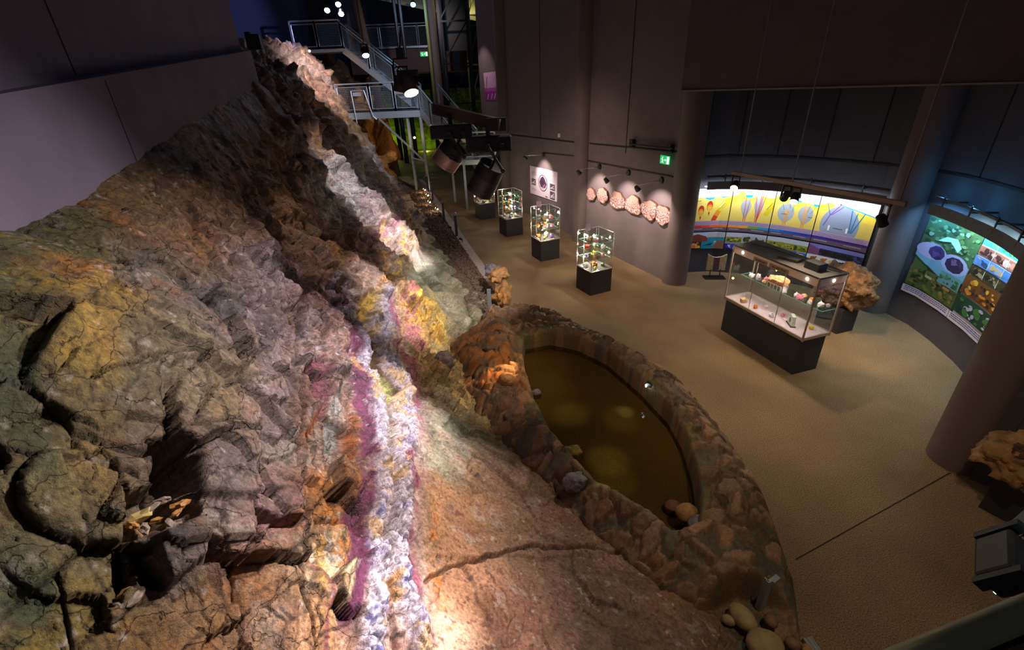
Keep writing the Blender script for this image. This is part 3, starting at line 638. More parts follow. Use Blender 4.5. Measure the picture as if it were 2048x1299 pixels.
# flakes of stone on the rock ledge
rng = random.Random(4)
flm = [mat('flake_tan', srgb(180,130,70), .7), mat('flake_grey', srgb(140,124,112), .7), mat('flake_pale', srgb(190,170,110), .7)]
k = 0
for (u, v, s_, mi, lab) in ((278,1026,.055,2,'pale yellow split stone, largest on the ledge in the rock'),(308,1035,.03,0,'orange stone chip at the front of the rock ledge'),
    (350,1020,.03,0,'small orange chip right of the pale split stone'),(356,1004,.045,0,'long orange shard at the right of the ledge'),(322,995,.04,1,'brown shard at the back of the ledge by the dark hollow'),
    (300,1010,.035,1,'grey-brown chip in the middle of the ledge pile'),(262,1045,.035,0,'tan chip at the left end of the ledge pile'),(285,1050,.04,1,'flat grey chip at the front left of the ledge'),
    (335,1040,.03,1,'small grey chip near the front of the ledge'),(250,1180,.04,0,'orange shard in the lower hollow of the rock'),(268,1188,.045,1,'grey shard beside the orange one in the lower hollow')):
    P_ = rock_hit(u, v)
    lump('stone_shard', P_+Vector((.0,.0,-.02)), (s_*1.05, s_*.6, s_*.4), 50+k, flm[mi], rng.uniform(0, 3), sub=2, facet=.5, smooth=False, label=lab, cat='stone', group='loose shards on the rock ledges'); k += 1
# gravel strip, kerb
strip = [at(u, v, 0) for u, v in [(800,362),(850,380),(885,430),(925,495),(972,565),(1000,600)]]
edge = [at(u, v, 0) for u, v in [(790,380),(820,410),(850,445),(900,515),(940,560),(985,640)]]
b = MB(); pts = [(p.x, p.y, .025) for p in strip]+[(p.x-.4, p.y, .025) for p in edge[::-1]]; b.poly(pts)
gm = mat('gravel', srgb(110,90,78), .9, noise=(16, .6), bump=(24, .05)); tag(b.build('gravel_bed', gm), 'dark brown gravel strip between the foot of the rock and the kerb', 'gravel', kind='stuff')
bm = bmesh.new(); rng = random.Random(9)
for i in range(2600):
    f = rng.random()**.7*(len(strip)-1); j = min(int(f), len(strip)-2); g_ = f-j; a_ = strip[j].lerp(strip[j+1], g_); c_ = edge[j].lerp(edge[j+1], g_); q = a_.lerp(c_, rng.random())
    s_ = rng.uniform(.03, .06)
    M = Matrix.Translation((q.x, q.y, .04)) @ Matrix.Rotation(rng.uniform(0, 6), 4, Vector((rng.random(), rng.random(), rng.random()+.1)).normalized()) @ Matrix.Diagonal((s_, s_*.7, s_*.5, 1))
    bmesh.ops.create_icosphere(bm, subdivisions=1, radius=1, matrix=M)
me = bpy.data.meshes.new('gravel_pebbles'); bm.to_mesh(me); bm.free(); me.materials.append(gm); o = bpy.data.objects.new('gravel_pebbles', me); S.collection.objects.link(o)
tag(o, 'loose gravel stones covering the strip along the foot of the rock', 'gravel', kind='stuff')
b = MB(); dk_ = Vector((.2, .055, 0))
kp = [at(u, v, 0) for u, v in [(836,360),(850,380),(885,432),(925,495),(972,565)]]
for p, q in zip(kp[:-1], kp[1:]): b.poly([(p.x, p.y, 0), (q.x, q.y, 0), (q.x+.26, q.y+.06, 0), (p.x+.26, p.y+.06, 0)], thick=Vector((0, 0, .05)))
o = b.build('kerb', mat('pale_kerb', srgb(168,156,160), .8, noise=(8, .1))); tag(o, 'pale flat kerb running between the gravel and the floor', 'kerb')
# sign bollards and small uplights along the kerb
blue_m = mat('blue_black_metal', srgb(34,38,60), .4, .3); bl2 = mat('blue_glow_edge', srgb(90,110,230), .3)
for (u, v, dx, lab) in ((914,474,0,'dark slanted-top sign post nearest the pond'),(889,446,0,'dark slanted-top sign post, middle one of the kerb row'),(866,402,0,'blue-lit sign post furthest along the kerb, by the stairs'),(857,384,0,'thin dark post at the far end of the kerb row beside the stair foot')):
    p = at(u, v, 0); t = empty('sign_post', p, lab, 'sign post', 'sign posts along the gravel kerb')
    b = MB(); b.box((p.x, p.y, .40), (.09, .05, .8), .3); b.build('post', blue_m, t)
    b = MB(); b.box((0, 0, 0), (.2, .14, .02), M=Matrix.Translation((p.x-.05, p.y, .84)) @ Matrix.Rotation(-.7, 4, 'Y')); b.build('sign_plate', bl2, t)
lensw = mat('lens_warm', (1,1,1,1), .3, emit=(1,.72,.35,1), es=30)
for i, (u, v, lab) in enumerate(((851,383,'glowing kerb uplight nearest the stair foot'),(857,394,'glowing kerb uplight, second from the stair foot'),(861,408,'glowing kerb uplight, third from the stair foot'),(876,422,'glowing kerb uplight left of the middle sign post'),
        (883,436,'unlit dark kerb uplight beside the middle sign post'),(903,460,'dark kerb uplight left of the sign post nearest the pond'),(925,484,'kerb uplight nearest the pond, on a short stalk'))):
    p = at(u, v, .05); t = empty('kerb_uplight', p, lab, 'uplight', 'small uplights along the gravel kerb')
    b = MB(); b.tube((p.x, p.y, .05), (p.x, p.y, .14), .012); b.build('stalk', black_m, t)
    b = MB(); b.tube((p.x-.0, p.y-.02, .15), (p.x-.09, p.y+.0, .19), .035, 12, .045); b.build('head', black_m, t)
    b = MB(); b.tube((p.x-.09, p.y, .19), (p.x-.10, p.y, .195), .038, 12); b.build('lens', lensw if i < 4 else mat('lens_off', srgb(120,120,120), .2), t)
    if i < 4:
        b = MB(); b.tube((p.x+.0, p.y-.065, .15), (p.x+.0, p.y-.07, .15), .03, 12); b.build('rear_lamp', lensw, t)
        point('uplight_glow', (p.x-.2, p.y-.05, .22), 5, (1, .7, .4))
# ------------------------------------------------------------------ glass display cases
glass = bpy.data.materials.new('case_glass'); glass.use_nodes = True; nt = glass.node_tree; nt.nodes.clear()
out = nt.nodes.new('ShaderNodeOutputMaterial'); gl = nt.nodes.new('ShaderNodeBsdfGlossy'); gl.inputs['Roughness'].default_value = .02
tr = nt.nodes.new('ShaderNodeBsdfTransparent'); tr.inputs[0].default_value = (.93, .96, .95, 1); fr = nt.nodes.new('ShaderNodeMath'); fr.operation = 'MULTIPLY_ADD'; lw = nt.nodes.new('ShaderNodeLayerWeight'); lw.inputs[0].default_value = .12; fr.inputs[1].default_value = .5; fr.inputs[2].default_value = .03; nt.links.new(lw.outputs['Facing'], fr.inputs[0])
mx = nt.nodes.new('ShaderNodeMixShader'); nt.links.new(fr.outputs[0], mx.inputs[0]); nt.links.new(tr.outputs[0], mx.inputs[1]); nt.links.new(gl.outputs[0], mx.inputs[2]); nt.links.new(mx.outputs[0], out.inputs[0])
gedge = mat('glass_edge', srgb(120,190,180), .2, spec=.8); chrome = mat('chrome_trim', srgb(214,214,218), .25, .9)
white_m = mat('white_card', srgb(235,235,232), .6); lenw = mat('case_lamp', (1,1,1,1), .3, emit=(1,.9,.72,1), es=60)
specm = {k: mat(k+'_mineral', srgb(*c), .45, noise=(40, .4)) for k, c in dict(orange=(226,126,40), yellow=(226,196,60), white=(236,230,220), brown=(126,78,44), green=(90,120,80), pink=(220,130,150), red=(190,60,40), grey=(130,126,130), violet=(120,84,160), tan=(206,170,120)).items()}
protos = []
for i in range(5):
    bm = bmesh.new(); rr = random.Random(60+i)
    bmesh.ops.create_icosphere(bm, subdivisions=2, radius=1)
    for v in bm.verts: v.co = v.co*rr.uniform(.78, 1.12); v.co.z = max(v.co.z, -.55)
    for k in range((0, 9, 2, 12, 5)[i]):                  # crystal points
        a = rr.uniform(0, 6.28); t_ = rr.uniform(.2, 1.1); d = Vector((math.cos(a)*math.sin(t_), math.sin(a)*math.sin(t_), math.cos(t_)))
        q = d.to_track_quat('Z', 'Y').to_matrix().to_4x4(); L = rr.uniform(.3, .75)
        bmesh.ops.create_cone(bm, cap_ends=True, segments=6, radius1=.3, radius2=.06, depth=L, matrix=Matrix.Translation(d*(.7+L/2)) @ q)
    me = bpy.data.meshes.new('mineral_specimen'); bm.to_mesh(me); bm.free(); me.materials.append(specm['white']); protos.append(me)
def specimen(loc, s, kind, label, group=None, i=0, rz=0):
    o = bpy.data.objects.new('mineral_specimen', protos[i % 5]); S.collection.objects.link(o)
    o.location = (loc[0], loc[1], loc[2]+s*.55); o.scale = (s, s, s); o.rotation_euler = (0, 0, rz)
    o.material_slots[0].link = 'OBJECT'; o.material_slots[0].material = specm[kind]
    return tag(o, label, 'mineral', group)
SS, H1, H2 = .654, .656, 1.579
def small_case(F, yaw, label, where, levels, lit, sgn, seed):
    t = empty('display_case', (F[0], F[1], 0), label, 'display case', 'small square glass display cases', yaw)
    M = Matrix.Translation((F[0], F[1], 0)) @ Matrix.Rotation(yaw, 4, 'Z')
    b = MB(); b.box((SS/2, SS/2, H1/2-.01), (SS, SS, H1-.02), 0, .004); b.build('plinth', blackm2, t, local=True)
    b = MB()
    for z in (H1-.012,):
        for (x0, y0, x1, y1) in ((0,0,SS,0),(SS,0,SS,SS),(SS,SS,0,SS),(0,SS,0,0)): b.bar((x0, y0, z), (x1, y1, z), .018, .022)
    b.build('base_trim', chrome, t, local=True)
    b = MB(); b.box((SS/2, SS/2, H1-.008), (SS-.02, SS-.02, .006)); b.build('display_floor', mat('grey_felt', srgb(70,66,70), .8), t, local=True)
    b = MB(); e_ = .014
    for x in (0, SS):
        for y in (0, SS): b.box((x, y, (H1+H2)/2), (e_, e_, H2-H1))
    for (x0, y0, x1, y1) in ((0,0,SS,0),(SS,0,SS,SS),(SS,SS,0,SS),(0,SS,0,0)): b.bar((x0, y0, H2), (x1, y1, H2), e_, e_)
    b.build('frame', chrome, t, local=True)
    for i, (c, d) in enumerate((((SS/2, 0, 0), (SS-.02, .005, 0)), ((SS/2, SS, 0), (SS-.02, .005, 0)), ((0, SS/2, 0), (.005, SS-.02, 0)), ((SS, SS/2, 0), (.005, SS-.02, 0)))):
        b = MB(); b.box((c[0], c[1], (H1+H2)/2), (d[0], d[1], H2-H1-.02)); b.build('glass_pane', glass, t, local=True)
    b = MB(); b.box((SS/2, SS/2, H2), (SS-.02, SS-.02, .005)); b.build('glass_top', glass, t, local=True)
    for i, z in enumerate(levels[1:]):
        b = MB(); b.box((SS/2, SS/2, z), (SS-.05, SS-.05, .006)); sh_ = b.build('glass_shelf', glass, t, local=True)
        b = MB()
        for (x0, y0, x1, y1) in ((.03,.03,SS-.03,.03),(SS-.03,.03,SS-.03,SS-.03),(SS-.03,SS-.03,.03,SS-.03),(.03,SS-.03,.03,.03)): b.bar((x0, y0, z), (x1, y1, z), .004, .009)
        b.build('shelf_edge', gedge, sh_, local=True)
    b = MB(); b.box((.12, SS-.12, (H1+H2)/2), (.016, .016, H2-H1)); b.box((SS-.14, SS-.10, (H1+H2)/2), (.012, .012, H2-H1)); b.build('lamp_rod', chrome, t, local=True)
    rng = random.Random(seed)
    for (x, y, z) in lit:
        b = MB(); b.tube((x, y, z+.03), (x, y, z), .022, 10); lo = b.build('lamp', chrome, t, local=True)
        b = MB(); b.lathe([(.005, -.012), (.019, 0), (.005, .012)], 10, Matrix.Translation((x, y, z-.006))); b.build('bulb', lenw, lo, local=True)
        q = M @ Vector((x, y, z-.05)); point('case_light', q, 18.0, (1, .86, .62), .02)
    if sgn:
        b = MB(); b.box((.2, SS-.16, H2+.09), (.16, .004, .17)); b.build('acrylic_sign', mat('acrylic', srgb(150,130,150), .3), t, local=True)
    names = ['lowest', 'second', 'third', 'top']; pos = [('left', .13, .42), ('front', .2, .14), ('right', .50, .22), ('back', .42, .50), ('middle', .33, .33)]
    kinds = list(specm)
    for li, z in enumerate(levels):
        ks = rng.sample(kinds, 5); nm = 'floor' if li == 0 else ('only shelf' if len(levels) == 2 else names[li-1]+' shelf')
        if li == len(levels)-1 and li: nm = 'top shelf'
        for (pn, x, y), k_ in zip(pos if li < 3 else pos[:4], ks):
            s_ = rng.uniform(.045, .075); q = M @ Vector((x+rng.uniform(-.03, .03), y+rng.uniform(-.03, .03), z+.004))
            specimen(q, s_, k_, '%s mineral, %s of %s, %s' % (k_, pn, nm, where), 'minerals in the small display cases', rng.randint(0, 4), rng.uniform(0, 6))
    for i in range(4):
        q = (rng.uniform(.08, .5), .05+.02*i, H1+.002); b = MB(); b.box((q[0], .07, H1), (.07, .03, .003)) if i == 0 else b.box((.07, .15+.12*i, H1), (.03, .07, .003)); b.build('caption_card', white_m, t, local=True)
FD, FCc, FB_, FA = (2.06, 11.0), (.989, 13.73), (-.048, 16.46), (-1.09, 19.03)
small_case(FD, .441, 'square glass display case on black plinth nearest the big round column', 'case nearest round column', [H1, .92, 1.14, 1.36], [(.14,.5,1.50),(.14,.49,1.20),(.14,.49,.92),(.46,.42,1.36),(.46,.42,.95)], True, 1)
small_case(FCc, .405, 'square glass display case second from the round column, below the info board', 'case second from round column', [H1, .98, 1.24], [(.2,.5,1.52),(.46,.44,1.38),(.46,.44,1.02),(.16,.2,.95)], True, 2)
small_case(FB_, .414, 'square glass display case third from the column, crowded with orange minerals', 'case third from round column', [H1, .92, 1.14, 1.36], [(.3,.36,1.5),(.42,.36,1.2),(.42,.36,.9)], False, 3)
small_case(FA, .406, 'square glass display case furthest away, partly behind the hanging projector', 'furthest small case', [H1, 1.05], [(.3,.4,1.2),(.46,.4,.95)], False, 4)

# long showcase
FX = (5.123, 7.062); YX = .294; XW, XD, XH1, XH2 = .613, 1.97, .777, 1.918
t = empty('long_showcase', (FX[0], FX[1], 0), 'long glass showcase on a black plinth in front of the curved diagram panels', 'showcase', None, YX)
MX = Matrix.Translation((FX[0], FX[1], 0)) @ Matrix.Rotation(YX, 4, 'Z')
alu = mat('brushed_aluminium', srgb(190,176,160), .35, .8)
b = MB(); b.box((XW/2+.0, XD/2, XH1/2-.02), (XW-.05, XD-.06, XH1-.04)); b.build('plinth', blackm2, t, local=True)
b = MB()
for (x0, y0, x1, y1) in ((0,0,XW,0),(XW,0,XW,XD),(XW,XD,0,XD),(0,XD,0,0)): b.bar((x0, y0, XH1-.01), (x1, y1, XH1-.01), .03, .05)
b.build('lower_rail', alu, t, local=True)
b = MB(); b.box((XW/2, XD/2, XH1+.005), (XW-.03, XD-.03, .012)); b.build('display_floor', mat('pinkish_white_floor', srgb(214,192,200), .6), t, local=True)
for x in (0, XW):
    for y in (0, XD): b = MB(); b.tube((x, y, XH1-.05), (x, y, XH2), .018, 12); b.build('corner_post', alu, t, local=True)
hz = .13
b = MB()
for (x0, y0, x1, y1) in ((0,0,XW,0),(XW,0,XW,XD),(XW,XD,0,XD),(0,XD,0,0)): b.bar((x0, y0, XH2-hz/2-.02), (x1, y1, XH2-hz/2-.02), .006, hz)
hdr = b.build('header_band', mat('header_band', srgb(226,200,190), .5), t, local=True)
b = MB(); b.box((XW/2, XD/2, XH2), (XW+.02, XD+.02, .03)); b.build('roof', mat('case_roof', srgb(78,74,76), .6, noise=(5,.2)), t, local=True)
b = MB(); b.box((XW/2+.0, XD/2, XH2-.035), (XW-.02, XD-.02, .02)); b.build('lamp_panel', mat('header_inner', srgb(220,200,190), .6), t, local=True)
b = MB(); b.box((XW/2, XD/2, XH1+.0), (.002, .002, .001)); b.bm.free()
for (c, d) in (((XW/2, 0), (XW, .005)), ((XW/2, XD), (XW, .005)), ((0, XD/2), (.005, XD)), ((XW, XD/2), (.005, XD))):
    b = MB(); b.box((c[0], c[1], (XH1+XH2-hz)/2+.01), (d[0], d[1], XH2-hz-XH1-.03)); b.build('glass_pane', glass, t, local=True)
b = MB(); b.box((XW-.17, XD/2, 1.25), (.30, XD-.04, .008)); sh_ = b.build('glass_shelf', glass, t, local=True)
b = MB(); b.bar((XW-.32, .02, 1.25), (XW-.32, XD-.02, 1.25), .005, .012); b.bar((XW-.32, .02, 1.25), (XW-.02, .02, 1.25), .005, .012); b.bar((XW-.32, XD-.02, 1.25), (XW-.02, XD-.02, 1.25), .005, .012); b.build('shelf_edge', gedge, sh_, local=True)
for y in (.66, 1.31):
    b = MB(); b.box((.012, y, (XH1+XH2-hz)/2), (.01, .012, XH2-hz-XH1)); b.build('glass_joint', chrome, t, local=True)
for (x, y, z) in ((0, 1.72, 0), (0, .22, 0), (.33, 0, 0)):
    b = MB(); b.lathe([(.001, -.01), (.025, 0), (.001, .01)], 14, Matrix.Translation((x-.006 if x == 0 else x, y-.006 if y == 0 else y, XH2-.08)) @ Matrix.Rotation(math.pi/2, 4, 'Y' if x == 0 else 'X'))
    lo = b.build('lamp', lenw, t, local=True)
for (x, y) in ((.3, 1.7), (.3, 1.0), (.3, .3)):
    q = MX @ Vector((x, y, XH2-.16)); point('showcase_light', q, 14, (1, .88, .80), .03)
q = MX @ Vector((.05, 1.9, 1.22)); b = MB(); b.lathe([(.003, -.02), (.022, 0), (.003, .02)], 12, Matrix.Translation((.05, 1.9, 1.22))); b.build('lamp', mat('lamp_orange', (1,1,1,1), .3, emit=(1,.6,.15,1), es=30), t, local=True)
def text_mesh(name, s, size, m, parent, M, ext=.0008):
    cu = bpy.data.curves.new(name, 'FONT'); cu.body = s; cu.size = size; cu.extrude = ext; cu.align_x = 'CENTER'; cu.align_y = 'CENTER'
    tmp = bpy.data.objects.new(name, cu); me = bpy.data.meshes.new_from_object(tmp); bpy.data.objects.remove(tmp)
    me.transform(M); me.materials.append(m); o = bpy.data.objects.new(name, me); S.collection.objects.link(o); o.parent = parent; return o
for (s_, yc, w_) in (('Amethyste', 1.26, .34), ('aus aller Welt', .82, .44)):
    b = MB(); b.box((-.006, yc, XH2-.105), (.004, w_, .085)); tb = b.build('title_board', mat('tan_board', srgb(150,128,100), .7), hdr, local=True)
    # faces -x, reads from +y to -y
    Mt = Matrix.Translation((-.010, yc, XH2-.105)) @ Matrix(((0, 0, -1, 0), (-1, 0, 0, 0), (0, 1, 0, 0), (0, 0, 0, 1)))
    to = text_mesh('title_lettering', s_, .056, black_m, t, Mt)
# things on the roof
def devbox(x, y, dx, dy, dz, rz, lab, m):
    tt = empty('device_box', MX @ Vector((x, y, XH2+.015)), lab, 'box', None, YX+rz)
    b = MB(); b.box((0, 0, dz/2), (dx, dy, dz), 0, .004); b.build('casing', m, tt, local=True)
    b = MB(); b.box((-dx/2-.001, .06, dz*.7), (.003, .06, .012)); b.build('slot', line_m, tt, local=True); return tt
devbox(.24, .86, .16, .38, .055, .25, 'flat dark box lying on the middle of the showcase roof', mat('dark_grey_box', srgb(52,54,56), .5))
devbox(.26, .34, .20, .28, .13, .0, 'taller black box standing near the right end of the showcase roof', mat('black_box', srgb(44,46,50), .5))
b = MB(); b.path([MX @ Vector(c) for c in ((.3,1.86,1.94),(.42,1.5,1.94),(.45,1.1,1.94),(.42,.66,1.945),(.34,.56,1.95),(.36,.48,1.94),(.45,.2,1.94),(.52,.05,1.94))], .006); tag(b.build('power_cable', black_m), 'thin dark cable running along the showcase roof past both boxes', 'cable')
# minerals in the long showcase
L_ = [(.14,1.60,0,.075,'tan','knobbly brown mineral on the floor at the far left of the long showcase'),(.15,1.28,0,.045,'orange','small orange-brown crystal on the floor left of centre in the long showcase'),
 (.36,1.22,0,.04,'white','small white specimen on the floor behind the glass joint of the long showcase'),(.14,.86,0,.055,'white','round white stone on the floor at the middle of the long showcase'),
 (.36,.80,0,.04,'pink','pinkish shell-like mineral on the floor behind the round white stone'),(.42,.22,0,.05,'yellow','flat yellowish slab on the floor at the right end of the long showcase'),
 (.36,1.82,0,.035,'white','small white crystal on the floor in the back left corner of the long showcase')]
U_ = [(.36,1.74,'white'),(.48,1.68,'white'),(.50,1.50,'pink'),(.36,1.56,'grey'),(.50,1.34,'orange'),(.36,1.40,'tan'),(.36,.92,'white'),(.42,.68,'white'),(.52,.60,'tan'),(.36,.56,'pink'),(.50,.42,'orange'),(.36,.34,'white'),(.44,.18,'white'),(.54,.12,'grey')]
for i, (x, y, z, s_, k_, lab) in enumerate(L_): specimen(MX @ Vector((x, y, XH1+.012)), s_, k_, lab, None, i, i)
wh = ['at the far left front','at the far left back','behind the left title board','in front under the left title board','left of the metal stand','in front left of the metal stand','in front right of the metal stand','in the middle right','behind the middle right','at the front of the middle right','on the right, raised at the back','on the right front','near the right end front','in the back right corner']
for i, (x, y, k_) in enumerate(U_): specimen(MX @ Vector((x, y, 1.255)), .045 if i % 3 else .06, k_, '%s mineral %s, long showcase shelf' % (k_, wh[i]), 'minerals on the glass shelf of the long showcase', i+2, i*1.3)
# amethyst cluster on wire stand
q = MX @ Vector((.38, 1.10, 1.26)); tt = empty('wire_stand', q, 'white wire stand carrying the amethyst cluster on the glass shelf', 'stand', None, YX)
b = MB()
for x in (-.09, .09):
    for y in (-.16, -.08, 0, .08, .16): b.tube((x, y, 0), (x, y, .09), .004, 6)
    b.tube((x, -.16, .09), (x, .16, .09), .004, 6)
b.tube((-.09, -.16, .09), (.09, -.16, .09), .004, 6); b.tube((-.09, .16, .09), (.09, .16, .09), .004, 6); b.build('wire_frame', mat('white_wire', srgb(230,230,230), .4), tt, local=True)
amt = lump('amethyst_cluster', MX @ Vector((.38, 1.10, 1.42)), (.10,.2,.09), 71, mat('amethyst_brown', srgb(190,130,80), .5, noise=(30,.6)), YX, 3, .5, False, 'brown and violet amethyst cluster lying on the wire stand', 'mineral')
# white geode block with dark hollow
q = MX @ Vector((.2, .50, XH1+.012)); tt = empty('geode_slab', q, 'green-white geode slab with dark hollow on the right floor of the long showcase', 'mineral', None, YX-.5)
b = MB(); b.poly([(-.0,-.12,0),(0,.12,0),(0,.10,.17),(0,.03,.21),(0,-.09,.19)], thick=Vector((.06,0,0))); b.build('slab', mat('geode_rind', srgb(214,226,206), .4, noise=(20,.3)), tt, local=True)
b = MB(); b.lathe([(.05,0),(.052,.006),(.001,.0061)], 12, Matrix.Translation((-.004,0,.10)) @ Matrix.Rotation(math.pi/2, 4, 'Y') @ Matrix.Diagonal((1,.8,1,1))); b.build('hollow', mat('dark_crystal', srgb(50,44,50), .3), tt, local=True)
b = MB(); b.box((.03,0,.0),(.09,.26,.03)); b.build('foot', black_m, tt, local=True)
for i, (x, y) in enumerate(((.1,1.76),(.08,1.15),(.07,.83),(.07,.47),(.25,1.3),(.3,.1),(.45,.9),(.12,.12))):
    pass
b = MB()
for (x, y) in ((.08,1.78),(.07,.92),(.06,.5),(.45,.08),(.3,1.12),(.3,.7)): b.box((x, y, XH1+.013), (.025, .07, .003))
b.build('caption_card', white_m, t, local=True)
# big brown rock on black pedestal behind the showcase
p = at(1655,645,.0); tt = lump('amethyst_boulder', (at(1668,655).x+.05, at(1668,655).y+.1,.92), (.46,.56,.42), 81, mat('brown_boulder', srgb(118,84,50), .7, noise=(9,.6), bump=(14,.07)), .3, 5, .3, True, 'massive rough brown boulder on a black pedestal behind the long showcase', 'boulder', rough=.3)
b = MB(); b.box((at(1668,655).x, at(1668,655).y+.05,.27),(.45,.55,.54),.3); tag(b.build('pedestal', blackm2), 'black pedestal under the massive brown boulder', 'pedestal')
# geode slice on stand against the niche wall
p = at(1428,555,.0); tt = empty('geode_stand', p, 'upright sawn stone slice with purple core on a black stand below the panels', 'mineral', None, -.1)
b = MB(); b.box((0,0,.01),(.55,.28,.02)); b.box((-.13,.0,.13),(.02,.02,.24)); b.box((.13,.0,.13),(.02,.02,.24)); b.build('stand', black_m, tt, local=True)
b = MB(); b.poly([(-.25,0,.22),(.25,0,.22),(.25,0,.66),(.12,0,.6),(-.02,0,.58),(-.12,0,.6),(-.25,0,.68)], thick=Vector((0,.07,0))); sl_ = b.build('slice', mat('beige_slice', srgb(170,150,120), .6, noise=(20,.3)), tt, local=True)
b = MB(); b.poly([(-.08,-.003,.225),(.08,-.003,.225),(.07,-.003,.58),(-.02,-.003,.578),(-.09,-.003,.59)]); b.build('crystal_core', mat('violet_core', srgb(84,52,72), .5, noise=(30,.7)), sl_, local=True)
# ------------------------------------------------------------------ flat prints with many colours
_pm = {}
def pmat(rgb, rough=.5):
    if rgb not in _pm: _pm[rgb] = mat('print_%d_%d_%d' % rgb, srgb(*rgb), rough)
    return _pm[rgb]
class Print:                             # coloured shapes on a curved or flat board; f(s,t,h) -> world point
    def __init__(s, f): s.f = f; s.bm = bmesh.new(); s.ms = []; s.h = .0
    def _mi(s, rgb):
        m = pmat(rgb)
        if m not in s.ms: s.ms.append(m)
        return s.ms.index(m)
    def poly(s, pts, rgb, nsub=1):
        s.h += .00025
        f = s.bm.faces.new([s.bm.verts.new((x, y, s.h)) for x, y in pts]); f.material_index = s._mi(rgb)
    def rect(s, x0, y0, x1, y1, rgb, n=1):
        s.h += .00025
        for i in range(n):
            a = x0+(x1-x0)*i/n; b_ = x0+(x1-x0)*(i+1)/n
            f = s.bm.faces.new([s.bm.verts.new((x, y, s.h)) for x, y in ((a, y0), (b_, y0), (b_, y1), (a, y1))]); f.material_index = s._mi(rgb)
    def disc(s, x, y, rx, ry, rgb, n=16): s.poly([(x+rx*math.cos(6.2832*i/n), y+ry*math.sin(6.2832*i/n)) for i in range(n)], rgb)
    def line(s, x0, y0, x1, y1, w_, rgb, asp=1.):
        dx, dy = (x1-x0)*asp, y1-y0; L = math.hypot(dx, dy) or 1; nx, ny = -dy/L*w_/asp, dx/L*w_
        s.poly([(x0-nx, y0-ny), (x1-nx, y1-ny), (x1+nx, y1+ny), (x0+nx, y0+ny)], rgb)
    def text(s, x0, x1, y, hgt, rgb, rng):               # unreadable small print: rows of word dashes
        x = x0
        while x < x1-.01:
            w_ = min(rng.uniform(.015, .05), x1-x); s.rect(x, y, x+w_, y+hgt, rgb); s.h -= .00025; x += w_+.008
        s.h += .00025
    def blobs(s, x0, y0, x1, y1, base, cols, n, r, rng, asp=1.):
        s.rect(x0, y0, x1, y1, base, 3)
        for i in range(n):
            rx = r*rng.uniform(.5, 1.3); ry = rx*asp*rng.uniform(.5, 1.2); x = rng.uniform(x0+rx, max(x0+rx, x1-rx)); y = rng.uniform(y0+ry, max(y0+ry, y1-ry))
            if y-ry < y0 or y+ry > y1: ry = min(y-y0, y1-y)
            if ry <= 0: continue
            k = rng.randint(5, 9); s.poly([(x+rx*math.cos(6.2832*i/k)*rng.uniform(.6, 1), y+ry*math.sin(6.2832*i/k)*rng.uniform(.6, 1)) for i in range(k)], rng.choice(cols))
    def build(s, name, parent=None):
        K = 12
        for k in range(1, K): bmesh.ops.bisect_plane(s.bm, geom=s.bm.verts[:]+s.bm.edges[:]+s.bm.faces[:], plane_co=(k/K, 0, 0), plane_no=(1, 0, 0), dist=1e-6)
        for v in s.bm.verts:
            x, y, h = v.co; k = min(max(int(x*K), 0), K-1); a_ = s.f(k/K, y, h); c_ = s.f((k+1)/K, y, h); v.co = a_.lerp(c_, x*K-k)
        me = bpy.data.meshes.new(name); s.bm.to_mesh(me); s.bm.free()
        for m in s.ms: me.materials.append(m)
        o = bpy.data.objects.new(name, me); S.collection.objects.link(o)
        if parent is not None: o.parent = parent; o.matrix_parent_inverse = wm(parent).inverted()
        return o
Y0 = (240,206,64); YE = (214,190,96); GREY = (150,160,170)
rng = random.Random(2)
# four diagram panels on the curved niche wall.  s along 0..1, t up 0..1
def arc_f(arc, f0, f1, z0, z1, off):
    def f(s, t, h):
        p, n_ = arc_at(arc, f0+(f1-f0)*s, off+h); return Vector((p.x, p.y, z0+(z1-z0)*t))
    return f
def frac(arc, u, v):                     # fraction along an arc for a pixel
    best = None; acc = 0; Ls = [(Vector(q)-Vector(p)).length for p, q in zip(arc[:-1], arc[1:])]
    for (p, q), l in zip(zip(arc[:-1], arc[1:]), Ls):
        p = Vector(p); q = Vector(q); d = (q-p)/l; P_ = on(u, v, p, (-d.y, d.x)); t = (Vector(P_[:2])-p).dot(d)
        if -.05*l <= t <= 1.05*l and (Vector(P_[:2])-p-d*t).length < .05: best = (acc+t)/sum(Ls)
        acc += l
    return best
g1 = [frac(arc1, u, v) for u, v in ((1384,440),(1458,430),(1544,432),(1630,448),(1748,465))]
ZT, ZM, ZL, ZB = 2.33, 1.20, 1.165, .70
def board(arc, f0, f1, z0, z1, off, m, parent, name, n=12, th=.02):
    b = MB(); ps = [arc_at(arc, f0+(f1-f0)*i/n, off)[0] for i in range(n+1)]; qs = [arc_at(arc, f0+(f1-f0)*i/n, off-th)[0] for i in range(n+1)]
    V_ = lambda p, z: b.bm.verts.new((p.x, p.y, z))
    A1 = [V_(p, z0) for p in ps]; A2 = [V_(p, z1) for p in ps]; B1 = [V_(p, z0) for p in qs]; B2 = [V_(p, z1) for p in qs]
    for i in range(n):
        for q in ((A1[i], A1[i+1], A2[i+1], A2[i]), (B1[i], B2[i], B2[i+1], B1[i+1]), (A1[i], B1[i], B1[i+1], A1[i+1]), (A2[i], A2[i+1], B2[i+1], B2[i])): b.bm.faces.new(q)
    b.bm.faces.new((A1[0], A2[0], B2[0], B1[0])); b.bm.faces.new((A1[n], B1[n], B2[n], A2[n]))
    return b.build(name, m, parent)
WH = (225,236,246); BLU = (0,150,210); LIL = (176,150,186); DKP = (96,80,100); RED = (200,40,30); GRN = (110,120,60)
